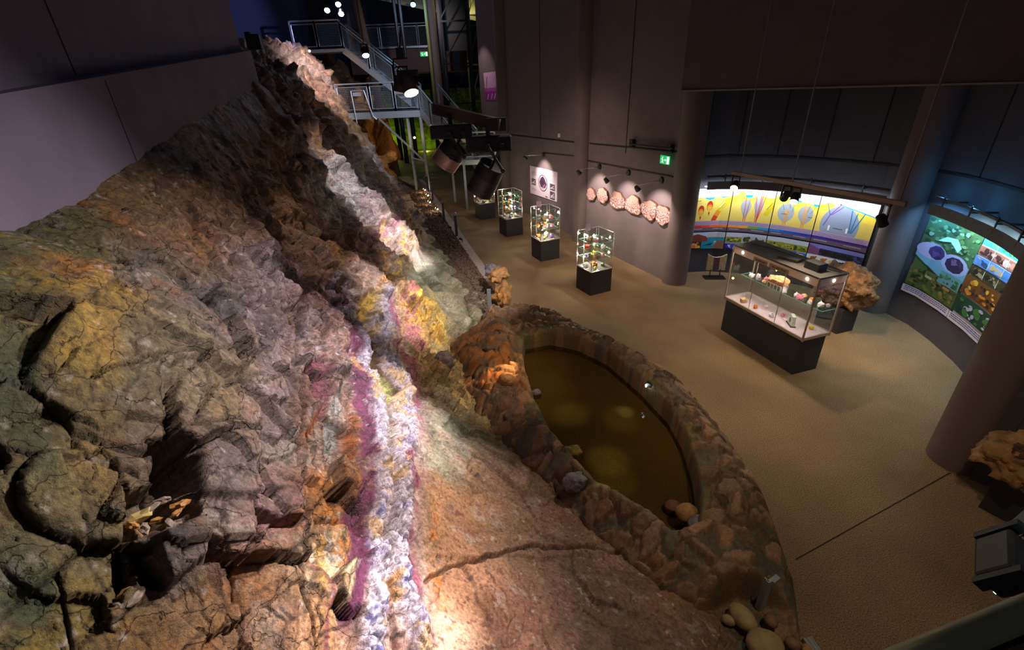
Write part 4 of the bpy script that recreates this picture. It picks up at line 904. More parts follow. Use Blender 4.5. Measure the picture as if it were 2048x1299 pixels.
ramp = [[(220,30,40),(226,60,30),(232,96,30),(236,120,30)],[(240,140,30),(226,160,30),(110,160,60),(0,150,190)],[(0,120,200),(0,90,190),(10,70,190),(20,50,180)],[(50,30,150),(56,20,130),(60,16,120),(56,14,110)]]
labs = ['curved diagram panel with two red-brown bulbs on yellow, leftmost over the photo strip','curved diagram panel with two grey drops pierced by red lines, second from left','curved diagram panel with two grey bulbs and orange stems, third from left','curved diagram panel with one big blue-grey dome and blue lines, rightmost']
boardm = mat('panel_board', srgb(60,56,60), .6)
for k in range(4):
    f0, f1 = g1[k]+.002, g1[k+1]-.002
    pm_, _ = arc_at(arc1, (f0+f1)/2, .1); t = empty('diagram_panel', (pm_.x, pm_.y, ZM), labs[k], 'panel', 'curved diagram panels above the photo strip')
    board(arc1, f0, f1, ZM, ZT, .05, boardm, t, 'board')
    P = Print(arc_f(arc1, f0, f1, ZM, ZT, .052)); R_ = lambda *a: P.rect(*a, 6)
    R_(0, 0, 1, 1, WH)
    n = 24; gy0 = {0: .80, 1: .82, 2: .82, 3: .80}[k]
    def gline(x):
        if k == 0: return .80-.05*math.exp(-((x-.4)/.12)**2)+.03*x
        if k == 1: return .83+.12*math.exp(-((x-.22)/.1)**2)-.05*math.exp(-((x-.42)/.1)**2)+.02*math.exp(-((x-.68)/.1)**2)
        if k == 2: return .86+.10*math.exp(-((x-.17)/.12)**2)-.08*x
        return .80+.10*math.exp(-((x-.17)/.12)**2)-.02*math.sin(x*9)-.06*x
    for i in range(n):
        a, c = i/n, (i+1)/n; P.poly([(a, .24), (c, .24), (c, gline(c)), (a, gline(a))], Y0 if (k > 0) else YE); P.h -= .00025
    P.h += .0003
    for i in range(n):
        a, c = i/n, (i+1)/n; P.poly([(a, .24), (c, .24), (c, gline(c)-.16), (a, gline(a)-.16)], (222,194,92)); P.h -= .00025
    P.h += .0003
    if k == 0:
        P.poly([(.24,.80),(.55,.80),(.5,.76),(.4,.74),(.3,.76)], BLU); P.poly([(.66,.80),(.94,.82),(.9,.80),(.75,.775)], BLU)
        for (x, y) in ((.19,.5),(.42,.6)):
            P.disc(x, y, .085, .12, (170,40,24)); P.disc(x, y-.03, .075, .07, (232,140,30)); P.disc(x, y-.06, .06, .05, (226,180,50)); P.poly([(x-.03,y-.13),(x+.03,y-.13),(x,y-.24)], (170,40,24)); P.poly([(x-.06,y-.06),(x+.06,y-.06),(x+.02,y-.15),(x-.02,y-.15)], (226,170,50))
        P.poly([(.5,.24),(.64,.24),(.78,.5),(1,.68),(1,.8),(.78,.72),(.62,.5)], (206,190,40)); P.poly([(.5,.24),(.64,.24),(.7,.36),(.58,.42)], (196,60,24)); P.poly([(.57,.38),(.69,.34),(.76,.46),(.63,.5)], (222,130,36)); P.line(.7,.56,.85,.7,.008,(240,240,230)); P.line(.66,.48,.86,.66,.004,(60,50,30))
        P.text(.05,.16,.72,.012,(40,40,40),rng)
    if k == 1:
        P.poly([(.28,.86),(.5,.86),(.46,.80),(.33,.80)], BLU)
        P.disc(.36,.6,.13,.16,GREY); P.poly([(.26,.5),(.46,.5),(.37,.3),(.35,.3)],GREY); P.disc(.66,.66,.11,.17,GREY); P.poly([(.57,.58),(.76,.58),(.68,.34),(.65,.34)],GREY)
        for a_ in ((.34,.24,.33,.8),(.38,.24,.43,.8),(.64,.24,.62,.5),(.62,.5,.57,.9),(.66,.24,.70,.95),(.67,.24,.74,.98),(.68,.3,.8,.88)): P.line(*a_, .007, (196,50,40))
        P.poly([(.8,.44),(.9,.42),(1,.6),(1,.78),(.94,.74)], (206,184,30)); P.line(.86,.56,.98,.72,.005,(50,46,40))
    if k == 2:
        P.poly([(.34,.86),(.62,.83),(.6,.79),(.38,.81)], BLU); P.poly([(.88,.80),(1,.79),(1,.75),(.9,.75)], BLU)
        P.disc(.3,.54,.2,.2,GREY); P.poly([(.14,.44),(.46,.44),(.32,.3),(.28,.3)],GREY); P.disc(.76,.56,.17,.19,GREY); P.poly([(.62,.46),(.9,.46),(.78,.32),(.74,.32)],GREY)
        for a_ in ((.28,.24,.28,.6),(.33,.24,.34,.6),(.72,.24,.72,.76),(.77,.24,.77,.74),(.3,.5,.36,.62)): P.line(*a_, .012, (230,150,40))
        for a_ in ((.12,.86,.24,.6),(.44,.56,.48,.82),(.86,.58,.97,.76),(.79,.6,.83,.78)): P.line(*a_, .005, (60,110,120))
        P.line(.32,.82,.38,.64,.006,(150,50,140)); P.text(.2,.32,.5,.012,(60,60,60),rng); P.text(.84,.94,.5,.012,(60,60,60),rng)
    if k == 3:
        P.disc(.42,.42,.34,.42,(140,150,176),28); P.rect(.0,.0,1,.24,(140,150,176)); 
        P.poly([(.36,.84),(.98,.70),(.98,.72),(.36,.86)], BLU)
        for a_ in ((.12,.86,.22,.62),(.22,.62,.36,.84),(.24,.62,.42,.82),(.14,.38,.22,.62)): P.line(*a_, .007, (110,40,150) if a_[0] > .13 else (20,90,140))
        for a_ in ((.62,.32,.58,.78),(.64,.32,.68,.74),(.66,.32,.8,.76)): P.line(*a_, .009, (10,110,160))
        P.disc(.36,.86,.015,.02,(80,30,130)); 
        for x in (.24,.56): P.rect(x,.3,x+.03,.38,(236,236,240)); P.poly([(x-.01,.38),(x+.04,.38),(x+.015,.42)],(236,236,240))
        P.text(.33,.5,.36,.012,(40,40,60),rng)
    P.rect(0, .12, 1, .25, LIL, 6)
    for y in (.215,.19,.165): P.text(.03, .97, y, .008, (90,80,110), rng)
    for i in range(4): P.rect(i/4, .09, (i+1)/4, .145, ramp[k][i], 2); P.h -= .00025
    P.h += .0003; P.rect(0, 0, 1, .09, DKP, 6); P.text(.05,.3,.05,.012,(210,200,214),rng); P.text(.6,.9,.05,.012,(210,200,214),rng)
    P.build('diagram_print', t)
    # photo strip underneath
    t = empty('photo_display', (pm_.x, pm_.y, ZB), ['photo strip panel with red hill, logs and blue water, leftmost under the diagrams','photo strip panel with dark trees and blue crystal, second from left','photo strip panel with green meadow and reptiles, third from left','photo strip panel with night forest above a row of painted animals, rightmost'][k], 'panel', 'curved photo panels below the diagrams')
    board(arc1, f0, f1, ZB, ZL, .05, boardm, t, 'board')
    P = Print(arc_f(arc1, f0, f1, ZB, ZL, .052))
    sky = (176,186,220); 
    if k == 0:
        P.rect(0,0,1,1,sky,6); P.poly([(0,.4),(.6,.4),(.45,.75),(.2,.9),(0,.8)],(120,56,36)); P.rect(.5,.45,1,.7,(0,140,170),3); 
        for i in range(14): P.line(.5+i*.035,.66,.52+i*.035,.92,.006,(190,160,110))
        P.blobs(0,0,.34,.45,(70,40,20),[(224,140,60),(206,110,50),(236,170,90)],16,.06,rng,2); P.rect(.34,0,.7,.45,(0,130,170)); P.poly([(.36,.2),(.65,.35),(.62,.2)],(20,40,40)); P.poly([(.62,.0),(1,.0),(1,.5),(.8,.5)],(140,100,80))
    elif k == 1:
        P.rect(0,0,1,1,(190,190,220),6); P.blobs(0,.42,.45,.75,(150,150,60),[(190,180,50),(90,110,40),(60,90,30)],20,.05,rng,2); P.blobs(.4,.4,1,.85,(170,180,190),[(30,40,24),(44,60,30),(80,84,40)],22,.05,rng,2.4); P.rect(0,.3,1,.42,(120,150,190)); P.blobs(0,0,.3,.34,(30,30,140),[(220,220,240),(60,60,200)],14,.05,rng,2); P.rect(.3,0,.7,.32,(10,60,150)); P.rect(.7,0,1,.3,(120,130,150))
    elif k == 2:
        P.rect(0,0,1,1,(186,196,216),6); P.blobs(0,.4,1,.75,(150,150,40),[(96,120,30),(190,180,60),(50,70,26),(170,170,90)],30,.05,rng,2.2); P.rect(0,.28,.5,.45,(20,140,170)); P.blobs(.2,0,.75,.4,(150,120,40),[(60,50,24),(190,140,60),(110,70,30)],24,.05,rng,2); P.blobs(.62,0,1,.38,(20,110,200),[(220,160,90),(240,240,240),(150,80,40)],14,.05,rng,2)
    else:
        P.rect(0,0,1,1,(120,120,200),6); P.poly([(0,.4),(0,.95),(.35,.6),(.35,.42)],(120,70,120)); P.blobs(.2,.45,1,.8,(30,34,70),[(20,24,20),(60,70,150),(14,14,20)],24,.06,rng,2.4); P.rect(.0,.0,1,.42,(222,220,224),4)
        for i, (x, c) in enumerate(((.12,(150,84,40)),(.32,(190,110,50)),(.48,(200,170,110)),(.63,(50,46,50)),(.75,(50,46,50)),(.9,(44,40,44)))):
            P.disc(x,.22,.055,.10,c,9); P.disc(x+.05,.30,.022,.05,c,7)
            for dx in (-.035,.03): P.line(x+dx,.16,x+dx,.05,.006,c)
    P.build('photo_print', t)
# pelmet and light rail above the diagram panels
pelm = mat('pelmet_grey', srgb(104,104,104), .7)
ledw = mat('led_white', (1,1,1,1), .4, emit=(.85,.93,1,1), es=9); ledb = mat('led_blue', (1,1,1,1), .4, emit=(.1,.55,1,1), es=7)
def pelmet(arc, f0, f1, lab, ledm, zb=2.38):
    p, _ = arc_at(arc, (f0+f1)/2, .3); t = empty('pelmet', (p.x, p.y, zb), lab, 'pelmet')
    board(arc, f0, f1, zb, zb+.20, .42, pelm, t, 'fascia', 10, .015)
    board(arc, f0, f1, zb+.30, zb+.34, .40, black_m, t, 'rail', 10, .04)
    board(arc, f0, f1, zb+.06, zb+.08, .36, ledm, t, 'led_strip', 10, .03)
    b = MB()
    for i in range(4):
        b.bm.free(); b = MB(); f = f0+(f1-f0)*(i+.5)/4; q, _ = arc_at(arc, f, .01); r, _ = arc_at(arc, f, .41); b.bar(q+Vector((0,0,zb+.27)), r+Vector((0,0,zb+.27)), .02, .03); b.bar(r+Vector((0,0,zb+.1)), r+Vector((0,0,zb+.38)), .02, .02); b.build('bracket', black_m, t); b = MB()
    b.bm.free(); return t
pelmet(arc1, g1[0]-.005, g1[4]+.04, 'curved grey pelmet with a white light strip above the diagram panels', ledw)
a2 = [frac(arc2, *q) for q in ((1850,440),(1968,475))]; print('arc2 fracs', a2, g1)
pelmet(arc2, .10, .62, 'curved grey pelmet with a blue light strip above the landscape poster', ledb, 2.42)
for i in range(7):
    f = g1[0]+(g1[4]-g1[0])*(i+.5)/7; q, n_ = arc_at(arc1, f, .30)
    l = bpy.data.lights.new('panel_light', 'AREA'); l.shape = 'RECTANGLE'; l.size = .5; l.size_y = .05; l.energy = 7; l.color = (.86,.94,1)
    o = bpy.data.objects.new('panel_light', l); S.collection.objects.link(o); o.location = (q.x, q.y, 2.42)
    tg = Vector((q.x-n_.x*.35, q.y-n_.y*.35, 1.75)); o.rotation_euler = (tg-Vector(o.location)).to_track_quat('-Z', 'Y').to_euler()
for i in range(4):
    f = .13+.42*i/3; q, n_ = arc_at(arc2, f, .30)
    l = bpy.data.lights.new('poster_light', 'AREA'); l.shape = 'RECTANGLE'; l.size = .5; l.size_y = .05; l.energy = 14; l.color = (.15,.5,1) if i == 0 else (.6,.95,.95)
    o = bpy.data.objects.new('poster_light', l); S.collection.objects.link(o); o.location = (q.x, q.y, 2.46)
    tg = Vector((q.x-n_.x*.35, q.y-n_.y*.35, 1.75)); o.rotation_euler = (tg-Vector(o.location)).to_track_quat('-Z', 'Y').to_euler()
    if i < 2: point('rail_glow', (q.x, q.y, 2.85), 3, (.1,.5,1))
# two large posters on the side niche wall
h0, h1, h2 = frac(arc2, 1838,500), frac(arc2, 1945,540), frac(arc2, 2020,620)
print('posters', h0, h1, h2)
rng = random.Random(5)
for k in range(2):
    f0, f1 = ((h0 or .08)+.0, (h1 or .36)-.002) if k == 0 else ((h1 or .36)+.002, (h2 or .58))
    p, _ = arc_at(arc2, (f0+f1)/2, .1); t = empty('photo_poster', (p.x, p.y, .72), ('tall poster of two purple crystals over a green landscape with blue sky','tall poster of stacked cave and quarry photos with a caption band')[k], 'poster', 'tall posters on the curved side wall')
    board(arc2, f0, f1, .68, 2.30, .03, boardm, t, 'board')
    P = Print(arc_f(arc2, f0, f1, .68, 2.30, .032))
    if k == 0:
        P.rect(0,0,1,1,(70,96,60),6); P.blobs(0,.66,1,1,(60,90,60),[(90,130,90),(40,66,44),(120,160,130),(80,120,70)],70,.05,rng,.6); P.poly([(.25,.74),(.4,.82),(.6,.84),(.72,.76),(.68,.70),(.5,.78),(.35,.75)],(170,230,220))
        P.poly([(0,.5),(.2,.42),(.5,.36),(.8,.34),(1,.42),(1,.6),(.6,.62),(0,.64)],(110,160,190)); P.disc(.25,.60,.27,.10,(170,160,200),18); P.disc(.72,.56,.27,.11,(160,160,210),18)
        P.disc(.33,.60,.16,.085,(60,46,100),9); P.disc(.72,.555,.19,.09,(44,30,66),9)
        for i in range(14): x = rng.choice((.33,.72)); P.poly([(x+rng.uniform(-.13,.13), .58+rng.uniform(-.06,.06)) for _ in range(3)], rng.choice(((90,70,140),(150,140,200),(40,26,60),(110,80,130))))
        P.blobs(0,.10,1,.36,(90,100,50),[(60,76,30),(120,120,56),(40,50,26),(140,110,60),(80,100,40)],80,.045,rng,.6); P.blobs(.55,.3,1,.45,(100,140,150),[(50,96,50),(70,130,60)],22,.04,rng,.6); P.rect(.3,.28,.45,.31,(190,170,140)); P.rect(.7,.26,.85,.29,(170,110,70))
    else:
        P.rect(0,0,1,1,(200,190,206),6)
        for (y0, y1, cs) in ((.90,1,((60,170,190),(90,210,120),(30,120,70))),(.79,.89,((150,90,80),(60,30,30),(190,150,150),(200,120,110))),(.68,.78,((80,120,200),(130,140,190),(30,60,110),(180,140,90))),(.57,.67,((60,46,20),(120,90,50),(30,26,16),(150,130,100))),(.34,.56,((110,60,14),(190,120,30),(30,20,10),(70,50,50),(220,160,60))),(.12,.33,((30,60,40),(60,110,50),(170,160,190),(30,44,60)))):
            P.blobs(0, y0, 1, y1, cs[0], cs, 34, .07, rng, .5)
            for x in ((.3,.62) if y1 > .6 else ()): P.rect(x, y0, x+.01, y1, (200,200,200))
    P.rect(0,0,1,.095,(206,192,214),6)
    for y in (.072,.05,.028): P.text(.04,.96,y,.012,(60,56,90),rng)
    P.build('poster_print', t)
    if k == 1:
        b_ = board(arc2, f1+.003, f1+.12, .68, 2.30, .03, mat('blue_board', srgb(20,80,190), .5), t, 'blue_side_strip')
# ------------------------------------------------------------------ right wall: info board, slices, lamps
def wprint(t0, t1, z0, z1, off=.03): return Print(lambda s, t, h: wp(t0+(t1-t0)*s, z0+(z1-z0)*t, off+h))
q = wp(1.9, 1.0, .02); t = empty('info_board', q, 'white information board with a round purple geode picture on the grey wall', 'sign')
b = MB(); b.poly([wp(.85,.94,.0), wp(3.07,1.0,.0), wp(3.07,2.06,.0), wp(.85,2.02,.0)], thick=nW.to_3d()*.028); b.build('board', mat('board_white', srgb(226,206,220), .5), t)
P = wprint(.85, 3.07, .97, 2.04, .03); rng = random.Random(8)
P.disc(.5,.5,.165,.29,(60,56,66),28); P.disc(.5,.5,.145,.26,(210,196,214),24); P.poly([(.42,.34),(.58,.34),(.64,.5),(.56,.68),(.5,.74),(.42,.66),(.37,.5)],(66,30,70)); P.poly([(.47,.28),(.56,.38),(.6,.5),(.5,.42)],(150,90,150)); P.poly([(.45,.46),(.5,.62),(.54,.5)],(30,14,34))
for (x0, y0, x1, y1) in ((.07,.32,.23,.55),(.76,.36,.93,.58),(.76,.05,.93,.32)): P.rect(x0,y0,x1,y1,(70,60,80)); P.rect(x0+.02,y0+.05,x1-.02,y1-.12,(170,160,180)); P.line(x0+.02,y0+.04,x1-.03,y1-.05,.01,(226,214,226))
for i in range(5): P.text(.07,.25,.80-i*.03,.008,(110,90,110),rng); P.text(.72,.94,.86-i*.05,.008,(110,90,110),rng)
for i in range(3): P.text(.34,.68,.92-i*.035,.008,(110,90,110),rng); P.text(.07,.25,.2-i*.03,.008,(110,90,110),rng)
P.rect(.6,.05,.67,.085,(50,40,50)); P.build('board_print', t)
slm = vcol_mat('geode_slice', .5, (60,.004), .5, 30, .2)
def slice_(tc, zc, w_, h_, seed, lab):
    rs = np.random.RandomState(seed); n = 64; m_ = 22
    a = np.linspace(0, 2*np.pi, n, endpoint=False); out_ = 1-.12*np.abs(np.sin(a*1.5+seed))+.05*np.sin(3*a+seed)+.03*rs.rand(n)+.04*np.sin(7*a+seed*2); out_ *= np.where(np.sin(a) > 0, .92, 1.05)
    bm = bmesh.new(); cl = []; rings = []
    for j in range(m_+1):
        r = j/m_; ring = []
        for i in range(n):
            x = r*out_[i]*math.cos(a[i])*w_/2; z = r*out_[i]*math.sin(a[i])*h_/2; ring.append(bm.verts.new(wp(tc+x, zc+z, .07)))
            zz = z+x*x*.9/h_*.6+.06*abs(((x*15+seed) % 2)-1); s_ = math.sin(zz*80+seed)
            cl.append((96,52,78) if s_ > .35 else ((246,236,226) if s_ > -.3 else (176,110,90)))
            if z > h_*.12 and abs(x) < w_*.26: cl[-1] = (186,140,120) if rs.rand() > .3 else (150,110,110)
            if r > .94: cl[-1] = (110,74,56)
        rings.append(ring)
    for j in range(m_):
        for i in range(n):
            if j == 0: continue
            bm.faces.new((rings[j][i], rings[j][(i+1) % n], rings[j+1][(i+1) % n], rings[j+1][i]))
    bm.faces.new(rings[1])
    bk = [bm.verts.new(v.co-nW.to_3d()*.06) for v in rings[m_]]
    for i in range(n): bm.faces.new((rings[m_][i], rings[m_][(i+1) % n], bk[(i+1) % n], bk[i]))
    for v in rings[0]: pass
    bmesh.ops.recalc_face_normals(bm, faces=bm.faces)
    for v in rings[0]: bm.verts.remove(v)
    bm.verts.index_update(); me = bpy.data.meshes.new('geode_slice'); bm.to_mesh(me)
    ca = me.color_attributes.new('Col', 'FLOAT_COLOR', 'POINT'); cl2 = cl[n:]+[(96,66,50)]*n
    for i, c in enumerate(cl2[:len(me.vertices)]): ca.data[i].color = (*[float(x) for x in lin(c)], 1)
    bm.free(); me.materials.append(slm); o = bpy.data.objects.new('geode_slice', me); S.collection.objects.link(o)
    return tag(o, lab, 'geode slice', 'polished geode slices hung in a row on the wall')
for (u, v, w_, h_, sd, lab) in ((1185,387,.42,.44,1,'smallest rounded geode slice, furthest left of the hung row'),(1208,389,.48,.50,2,'narrow wavy-banded geode slice, second from left in the row'),(1238,399,.62,.56,3,'wide slanting geode slice, third from left in the row'),
    (1269,408,.64,.56,4,'widest rounded geode slice with dark lower bands, third from right'),(1301,417,.60,.56,5,'geode slice tapering to the lower right, second from right'),(1329,428,.52,.54,6,'geode slice partly hidden behind the round column')):
    P_ = wallp(u, v); tc = (Vector(P_[:2])-A).dot(dW); slice_(tc, P_.z, w_*1.3, h_, sd, lab)
# arm lamps
def arm_lamp(u, v, uh, vh, lab, lit=True):
    P_ = wallp(u, v); tc = (Vector(P_[:2])-A).dot(dW); m0 = wp(tc, P_.z, .0); t = empty('wall_arm_lamp', m0, lab, 'lamp', 'black arm lamps on the grey wall')
    b = MB(); b.tube(m0, m0+nW.to_3d()*.05, .085, 18, .07); b.build('wall_mount', black_m, t)
    e_ = on(uh, vh-6, A+nW*.85, nW); b = MB(); b.tube(m0+nW.to_3d()*.04, e_, .010, 8); b.build('arm', chrome, t)
    tgt = wp(tc+.1, 1.7, .05); d = (tgt-e_).normalized(); s0_ = e_-Vector((0,0,.07))
    b = MB(); b.tube(e_, s0_, .012, 8); b.tube(s0_-d*.05, s0_+d*.08, .045, 14, .07); b.build('lamp_head', black_m, t)
    if lit: spot('arm_lamp_light', s0_+d*.09, tgt, 150, (1, .80, .74), 88, .7, .02)
arm_lamp(1088,309,1050,317,'arm lamp above the information board, furthest left'); arm_lamp(1200,333,1157,345,'arm lamp above the smallest geode slice'); arm_lamp(1258,345,1212,360,'arm lamp above the middle of the geode slices'); arm_lamp(1324,360,1274,376,'arm lamp nearest the big round column')
b = MB(); b.bar(wp(1.95,2.6,.02), wp(4.3,2.74,.02), .02, .025); tag(b.build('conduit', black_m), 'thin dark conduit from the left arm lamp to the wall pillar', 'conduit')
b = MB(); b.bar(wp(5.0,2.68,.02), wp(8.95,2.74,.02), .02, .025); tag(b.build('conduit', black_m), 'thin dark conduit linking the three arm lamps over the geode slices', 'conduit')
b = MB(); b.box(wp(3.2,3.3,.03), (.07,.05,.12), .37); tag(b.build('motion_sensor', white_m), 'small white sensor high on the grey wall left of the pillar', 'sensor')
t = empty('wall_bracket', wp(8,3.4,0), 'dark horizontal pipe bracket high on the wall left of the round column', 'bracket'); 
b = MB(); b.tube(wp(7.25,3.38,.12), wp(8.95,3.42,.12), .02); b.tube(wp(7.25,3.30,.12), wp(8.95,3.34,.12), .02); b.build('pipe', black_m, t)
for tt_ in (7.3, 8.8): b = MB(); b.box(wp(tt_,3.4,.07), (.1,.14,.2), .37); b.build('clamp', black_m, t)
def exit_sign(c, n3, w_, h_, lab):
    c = Vector(c); n3 = Vector(n3).normalized(); r = Vector((-n3.y, n3.x, 0)).normalized(); u_ = Vector((0,0,1)); t = empty('exit_sign', c, lab, 'exit sign')
    pt = lambda x, y, h=0: c+r*(x*w_)+u_*(y*h_)+n3*h
    b = MB(); b.poly([pt(-.5,-.5,-.02), pt(.5,-.5,-.02), pt(.5,.5,-.02), pt(-.5,.5,-.02)], thick=n3*.02); b.build('sign_box', mat('exit_green', srgb(10,150,60), .5, emit=(.01,.55,.12,1), es=.9), t)
    b = MB(); k = .002
    b.poly([pt(.22,-.42,k), pt(.46,-.42,k), pt(.46,.42,k), pt(.22,.42,k)])                          # door
    b.poly([pt(-.06,-.05,k), pt(.06,-.05,k), pt(.06,-.16,k), pt(.16,0,k), pt(.06,.16,k), pt(.06,.05,k), pt(-.06,.05,k)])
    for (x, y, x2, y2, q_) in ((-.26,.1,-.2,-.12,.035),(-.2,-.12,-.12,-.38,.03),(-.22,-.12,-.34,-.36,.03),(-.25,.12,-.14,.0,.022),(-.26,.14,-.4,.02,.022)):
        dx, dy = x2-x, y2-y; L = math.hypot(dx, dy); b.poly([pt(x-dy/L*q_, y+dx/L*q_, k), pt(x2-dy/L*q_, y2+dx/L*q_, k), pt(x2+dy/L*q_, y2-dx/L*q_, k), pt(x+dy/L*q_, y-dx/L*q_, k)])
    b.poly([pt(-.24+.05*math.cos(i), .27+.09*math.sin(i), k) for i in (0,.8,1.6,2.4,3.2,4,4.8,5.6)])
    b.build('pictogram', mat('exit_white', (1,1,1,1), .5, emit=(.8,1,.9,1), es=1.1), t)
P_ = wallp(1338,319); tc = (Vector(P_[:2])-A).dot(dW); exit_sign(wp(tc-.02, P_.z, .12), nW.to_3d(), .34, .2, 'lit green exit sign with running figure left of the round column')
exit_sign(aty(848,108,33.47), (0.05,-1,0), .46, .25, 'small lit green exit sign on the brown mezzanine front')
# purple poster beyond the pillar
c0 = [wallp(u, v) for u, v in ((968,146),(1003,141),(1003,199),(973,201))]; t = empty('poster', c0[3], 'purple and white poster on the far wall beyond the first pillar', 'poster')
b = MB(); b.poly([c+nW.to_3d()*.01 for c in c0], thick=nW.to_3d()*.02); b.build('board', mat('poster_pink', srgb(214,170,206), .6), t)
def bil(s, t_, h): return (c0[3].lerp(c0[2], s)).lerp(c0[0].lerp(c0[1], s), t_)+nW.to_3d()*(.032+h)
P = Print(bil); P.rect(0,0,1,.32,(150,20,140)); P.rect(0,.32,1,.45,(190,70,180)); P.line(.2,.2,.9,.62,.006,(110,60,110)); P.line(.1,.4,.2,.85,.02,(130,70,130)); P.disc(.75,.75,.12,.06,(150,100,150)); P.disc(.75,.75,.09,.04,(226,200,220))
for x in (.15,.4,.6): P.line(x,.05,x+.08,.24,.02,(236,214,236))
P.build('poster_print', t)
spot('poster_spot', c0[0]+nW.to_3d()*1.2+Vector((0,0,1.4)), c0[3]+Vector((0,0,.4)), 60, (1,.8,.8), 90)
# ------------------------------------------------------------------ stairs, platforms, lift tower
def rail_panel(a, b_, h, t, posts=2, mesh=True, zoff=0.12):
    """railing bay from a to b_ (deck points): posts, frame, wire mesh, handrail"""
    a = Vector(a); b_ = Vector(b_); up = Vector((0, 0, 1))
    for p in (a, b_): m = MB(); m.box(p+up*h/2, (.065, .065, h)); m.build('post', steel_m, t)
    m = MB(); m.tube(a+up*h, b_+up*h, .036, 8); m.build('handrail', steel_m, t)
    d = (b_-a); L = d.length; i0 = a+d*(.06/L); i1 = b_-d*(.06/L)
    m = MB()
    for (p, q) in ((i0+up*zoff, i1+up*zoff), (i0+up*(h-.14), i1+up*(h-.14)), (i0+up*zoff, i0+up*(h-.14)), (i1+up*zoff, i1+up*(h-.14))): m.tube(p, q, .022, 6)
    fr_ = m.build('panel_frame', steel_m, t)
    if mesh:
        m = MB(); n = max(3, int(L/.07)); k = 13
        for i in range(1, n): m.tube(i0.lerp(i1, i/n)+up*zoff, i0.lerp(i1, i/n)+up*(h-.14), .0045, 3, cap=False)
        for i in range(1, k): m.tube(i0+up*(zoff+(h-.14-zoff)*i/k), i1+up*(zoff+(h-.14-zoff)*i/k), .0045, 3, cap=False)
        m.build('wire_mesh', steel_m, fr_)
Y1 = 25.5
LPa = aty(682,238,Y1); LPb = aty(842,238,Y1); zD = (LPa.z+LPb.z)/2+.35; zlo = zD-.33
t = empty('lower_platform', (LPb.x, Y1, zlo), 'galvanised steel platform with mesh railing where the stairs meet the rock', 'platform')
b = MB(); b.box(((LPa.x+LPb.x)/2, Y1+.0, zD-.17), (LPb.x-LPa.x, .08, .30)); b.box(((LPa.x+LPb.x)/2, Y1+1.4, zD-.17), (LPb.x-LPa.x, .08, .30)); b.box((LPa.x, Y1+.7, zD-.17), (.08, 1.4, .3)); b.box((LPb.x, Y1+.7, zD-.17), (.08, 1.4, .3)); b.build('edge_beam', steel_m, t)
b = MB(); b.box(((LPa.x+LPb.x)/2, Y1+.7, zD-.02), (LPb.x-LPa.x, 1.4, .04)); b.build('deck', dsteel_m, t)
xs_ = [LPa.x, LPa.x+(LPb.x-LPa.x)*.40, LPa.x+(LPb.x-LPa.x)*.70, LPb.x]
for x0, x1 in zip(xs_[:-1], xs_[1:]): rail_panel((x0, Y1, zD), (x1, Y1, zD), 1.25, t)
b = MB(); x_ = LPa.x+(LPb.x-LPa.x)*.2
b.path([Vector((x_, Y1-.12, zD-.5)), Vector((x_-.03, Y1-.12, zD+.95)), Vector((x_+.6, Y1-.12, zD+.95)), Vector((x_+.85, Y1-.12, zD-.2)), Vector((x_+1.0, Y1-.12, zD-.36))], .03); b.build('cable_pipe', steel_m, t)
b = MB(); b.box((x_+.25, Y1-.14, zD+.8), (.4, .08, .16)); b.build('junction_box', steel_m, t)
for (u, v) in ((870,385),): pass
b = MB(); b.box((LPb.x+.0, Y1-.02, zlo/2), (.14, .14, zlo)); b.build('support_post', steel_m, t)
b = MB(); b.box((LPb.x-.7, Y1+.1, zlo/2), (.10, .10, zlo)); b.box((LPb.x-.7, Y1+.3, zlo/2), (.10, .10, zlo)); b.build('support_post', steel_m, t)
b = MB(); b.bar((LPa.x+1.9, Y1, zlo), (LPb.x-.1, Y1, .62*zlo-.7), .08, .08); b.bar((LPb.x-.7, Y1, 1.7), (LPb.x, Y1, 1.5), .06, .06); b.build('brace', steel_m, t)
# upper platform and the flight down to the lower one
UPb = aty(688,102,27); UPa = aty(640,108,27); zU = UPb.z+.12
t = empty('upper_platform', (UPb.x, 27, zU-.2), 'galvanised platform at the head of the upper stairs above the rock crest', 'platform')
b = MB(); b.box(((UPa.x+UPb.x)/2-.4, 27.5, zU-.08), (UPb.x-UPa.x+.9, 1.2, .14)); b.build('deck', steel_m, t)
rail_panel((UPa.x-.0, 27, zU), (UPb.x, 27, zU), 1.2, t); rail_panel((UPa.x-1.2, 27, zU), (UPa.x, 27, zU), 1.2, t, mesh=False)
def flight(a, b_, wd, lab, n, side=Vector((0, 1, 0))):
    t = empty('stair_flight', b_, lab, 'stairs'); a = Vector(a); b_ = Vector(b_)
    for k in (0, 1):
        m = MB(); m.bar(a+side*wd*k-Vector((0,0,.1)), b_+side*wd*k-Vector((0,0,.1)), .06, .28); m.build('stringer', steel_m, t)
    m = MB()
    for i in range(n):
        p = a.lerp(b_, (i+.5)/n); m.box(p+side*wd/2, (abs((b_-a).x)/n*1.05+.05 if abs(side.y) > .5 else wd, wd if abs(side.y) > .5 else .28, .03))
    m.build('tread', dsteel_m, t)
    for k in (0, 1):
        nb = 3
        for i in range(nb): rail_panel(a.lerp(b_, i/nb)+side*wd*k, a.lerp(b_, (i+1)/nb)+side*wd*k, 1.1, t, mesh=(k == 0))
    return t
flight((UPb.x, 27, zU), (aty(838,200,27).x, 27, zD+.02), 1.1, 'steep upper steel stair flight descending from the crest to the lower platform', 16)
c_ = at(935,418,0); zL = 2.05
e1 = Vector((LPb.x, Y1, zD)); e2 = Vector((-2.15, 22.2, zL))
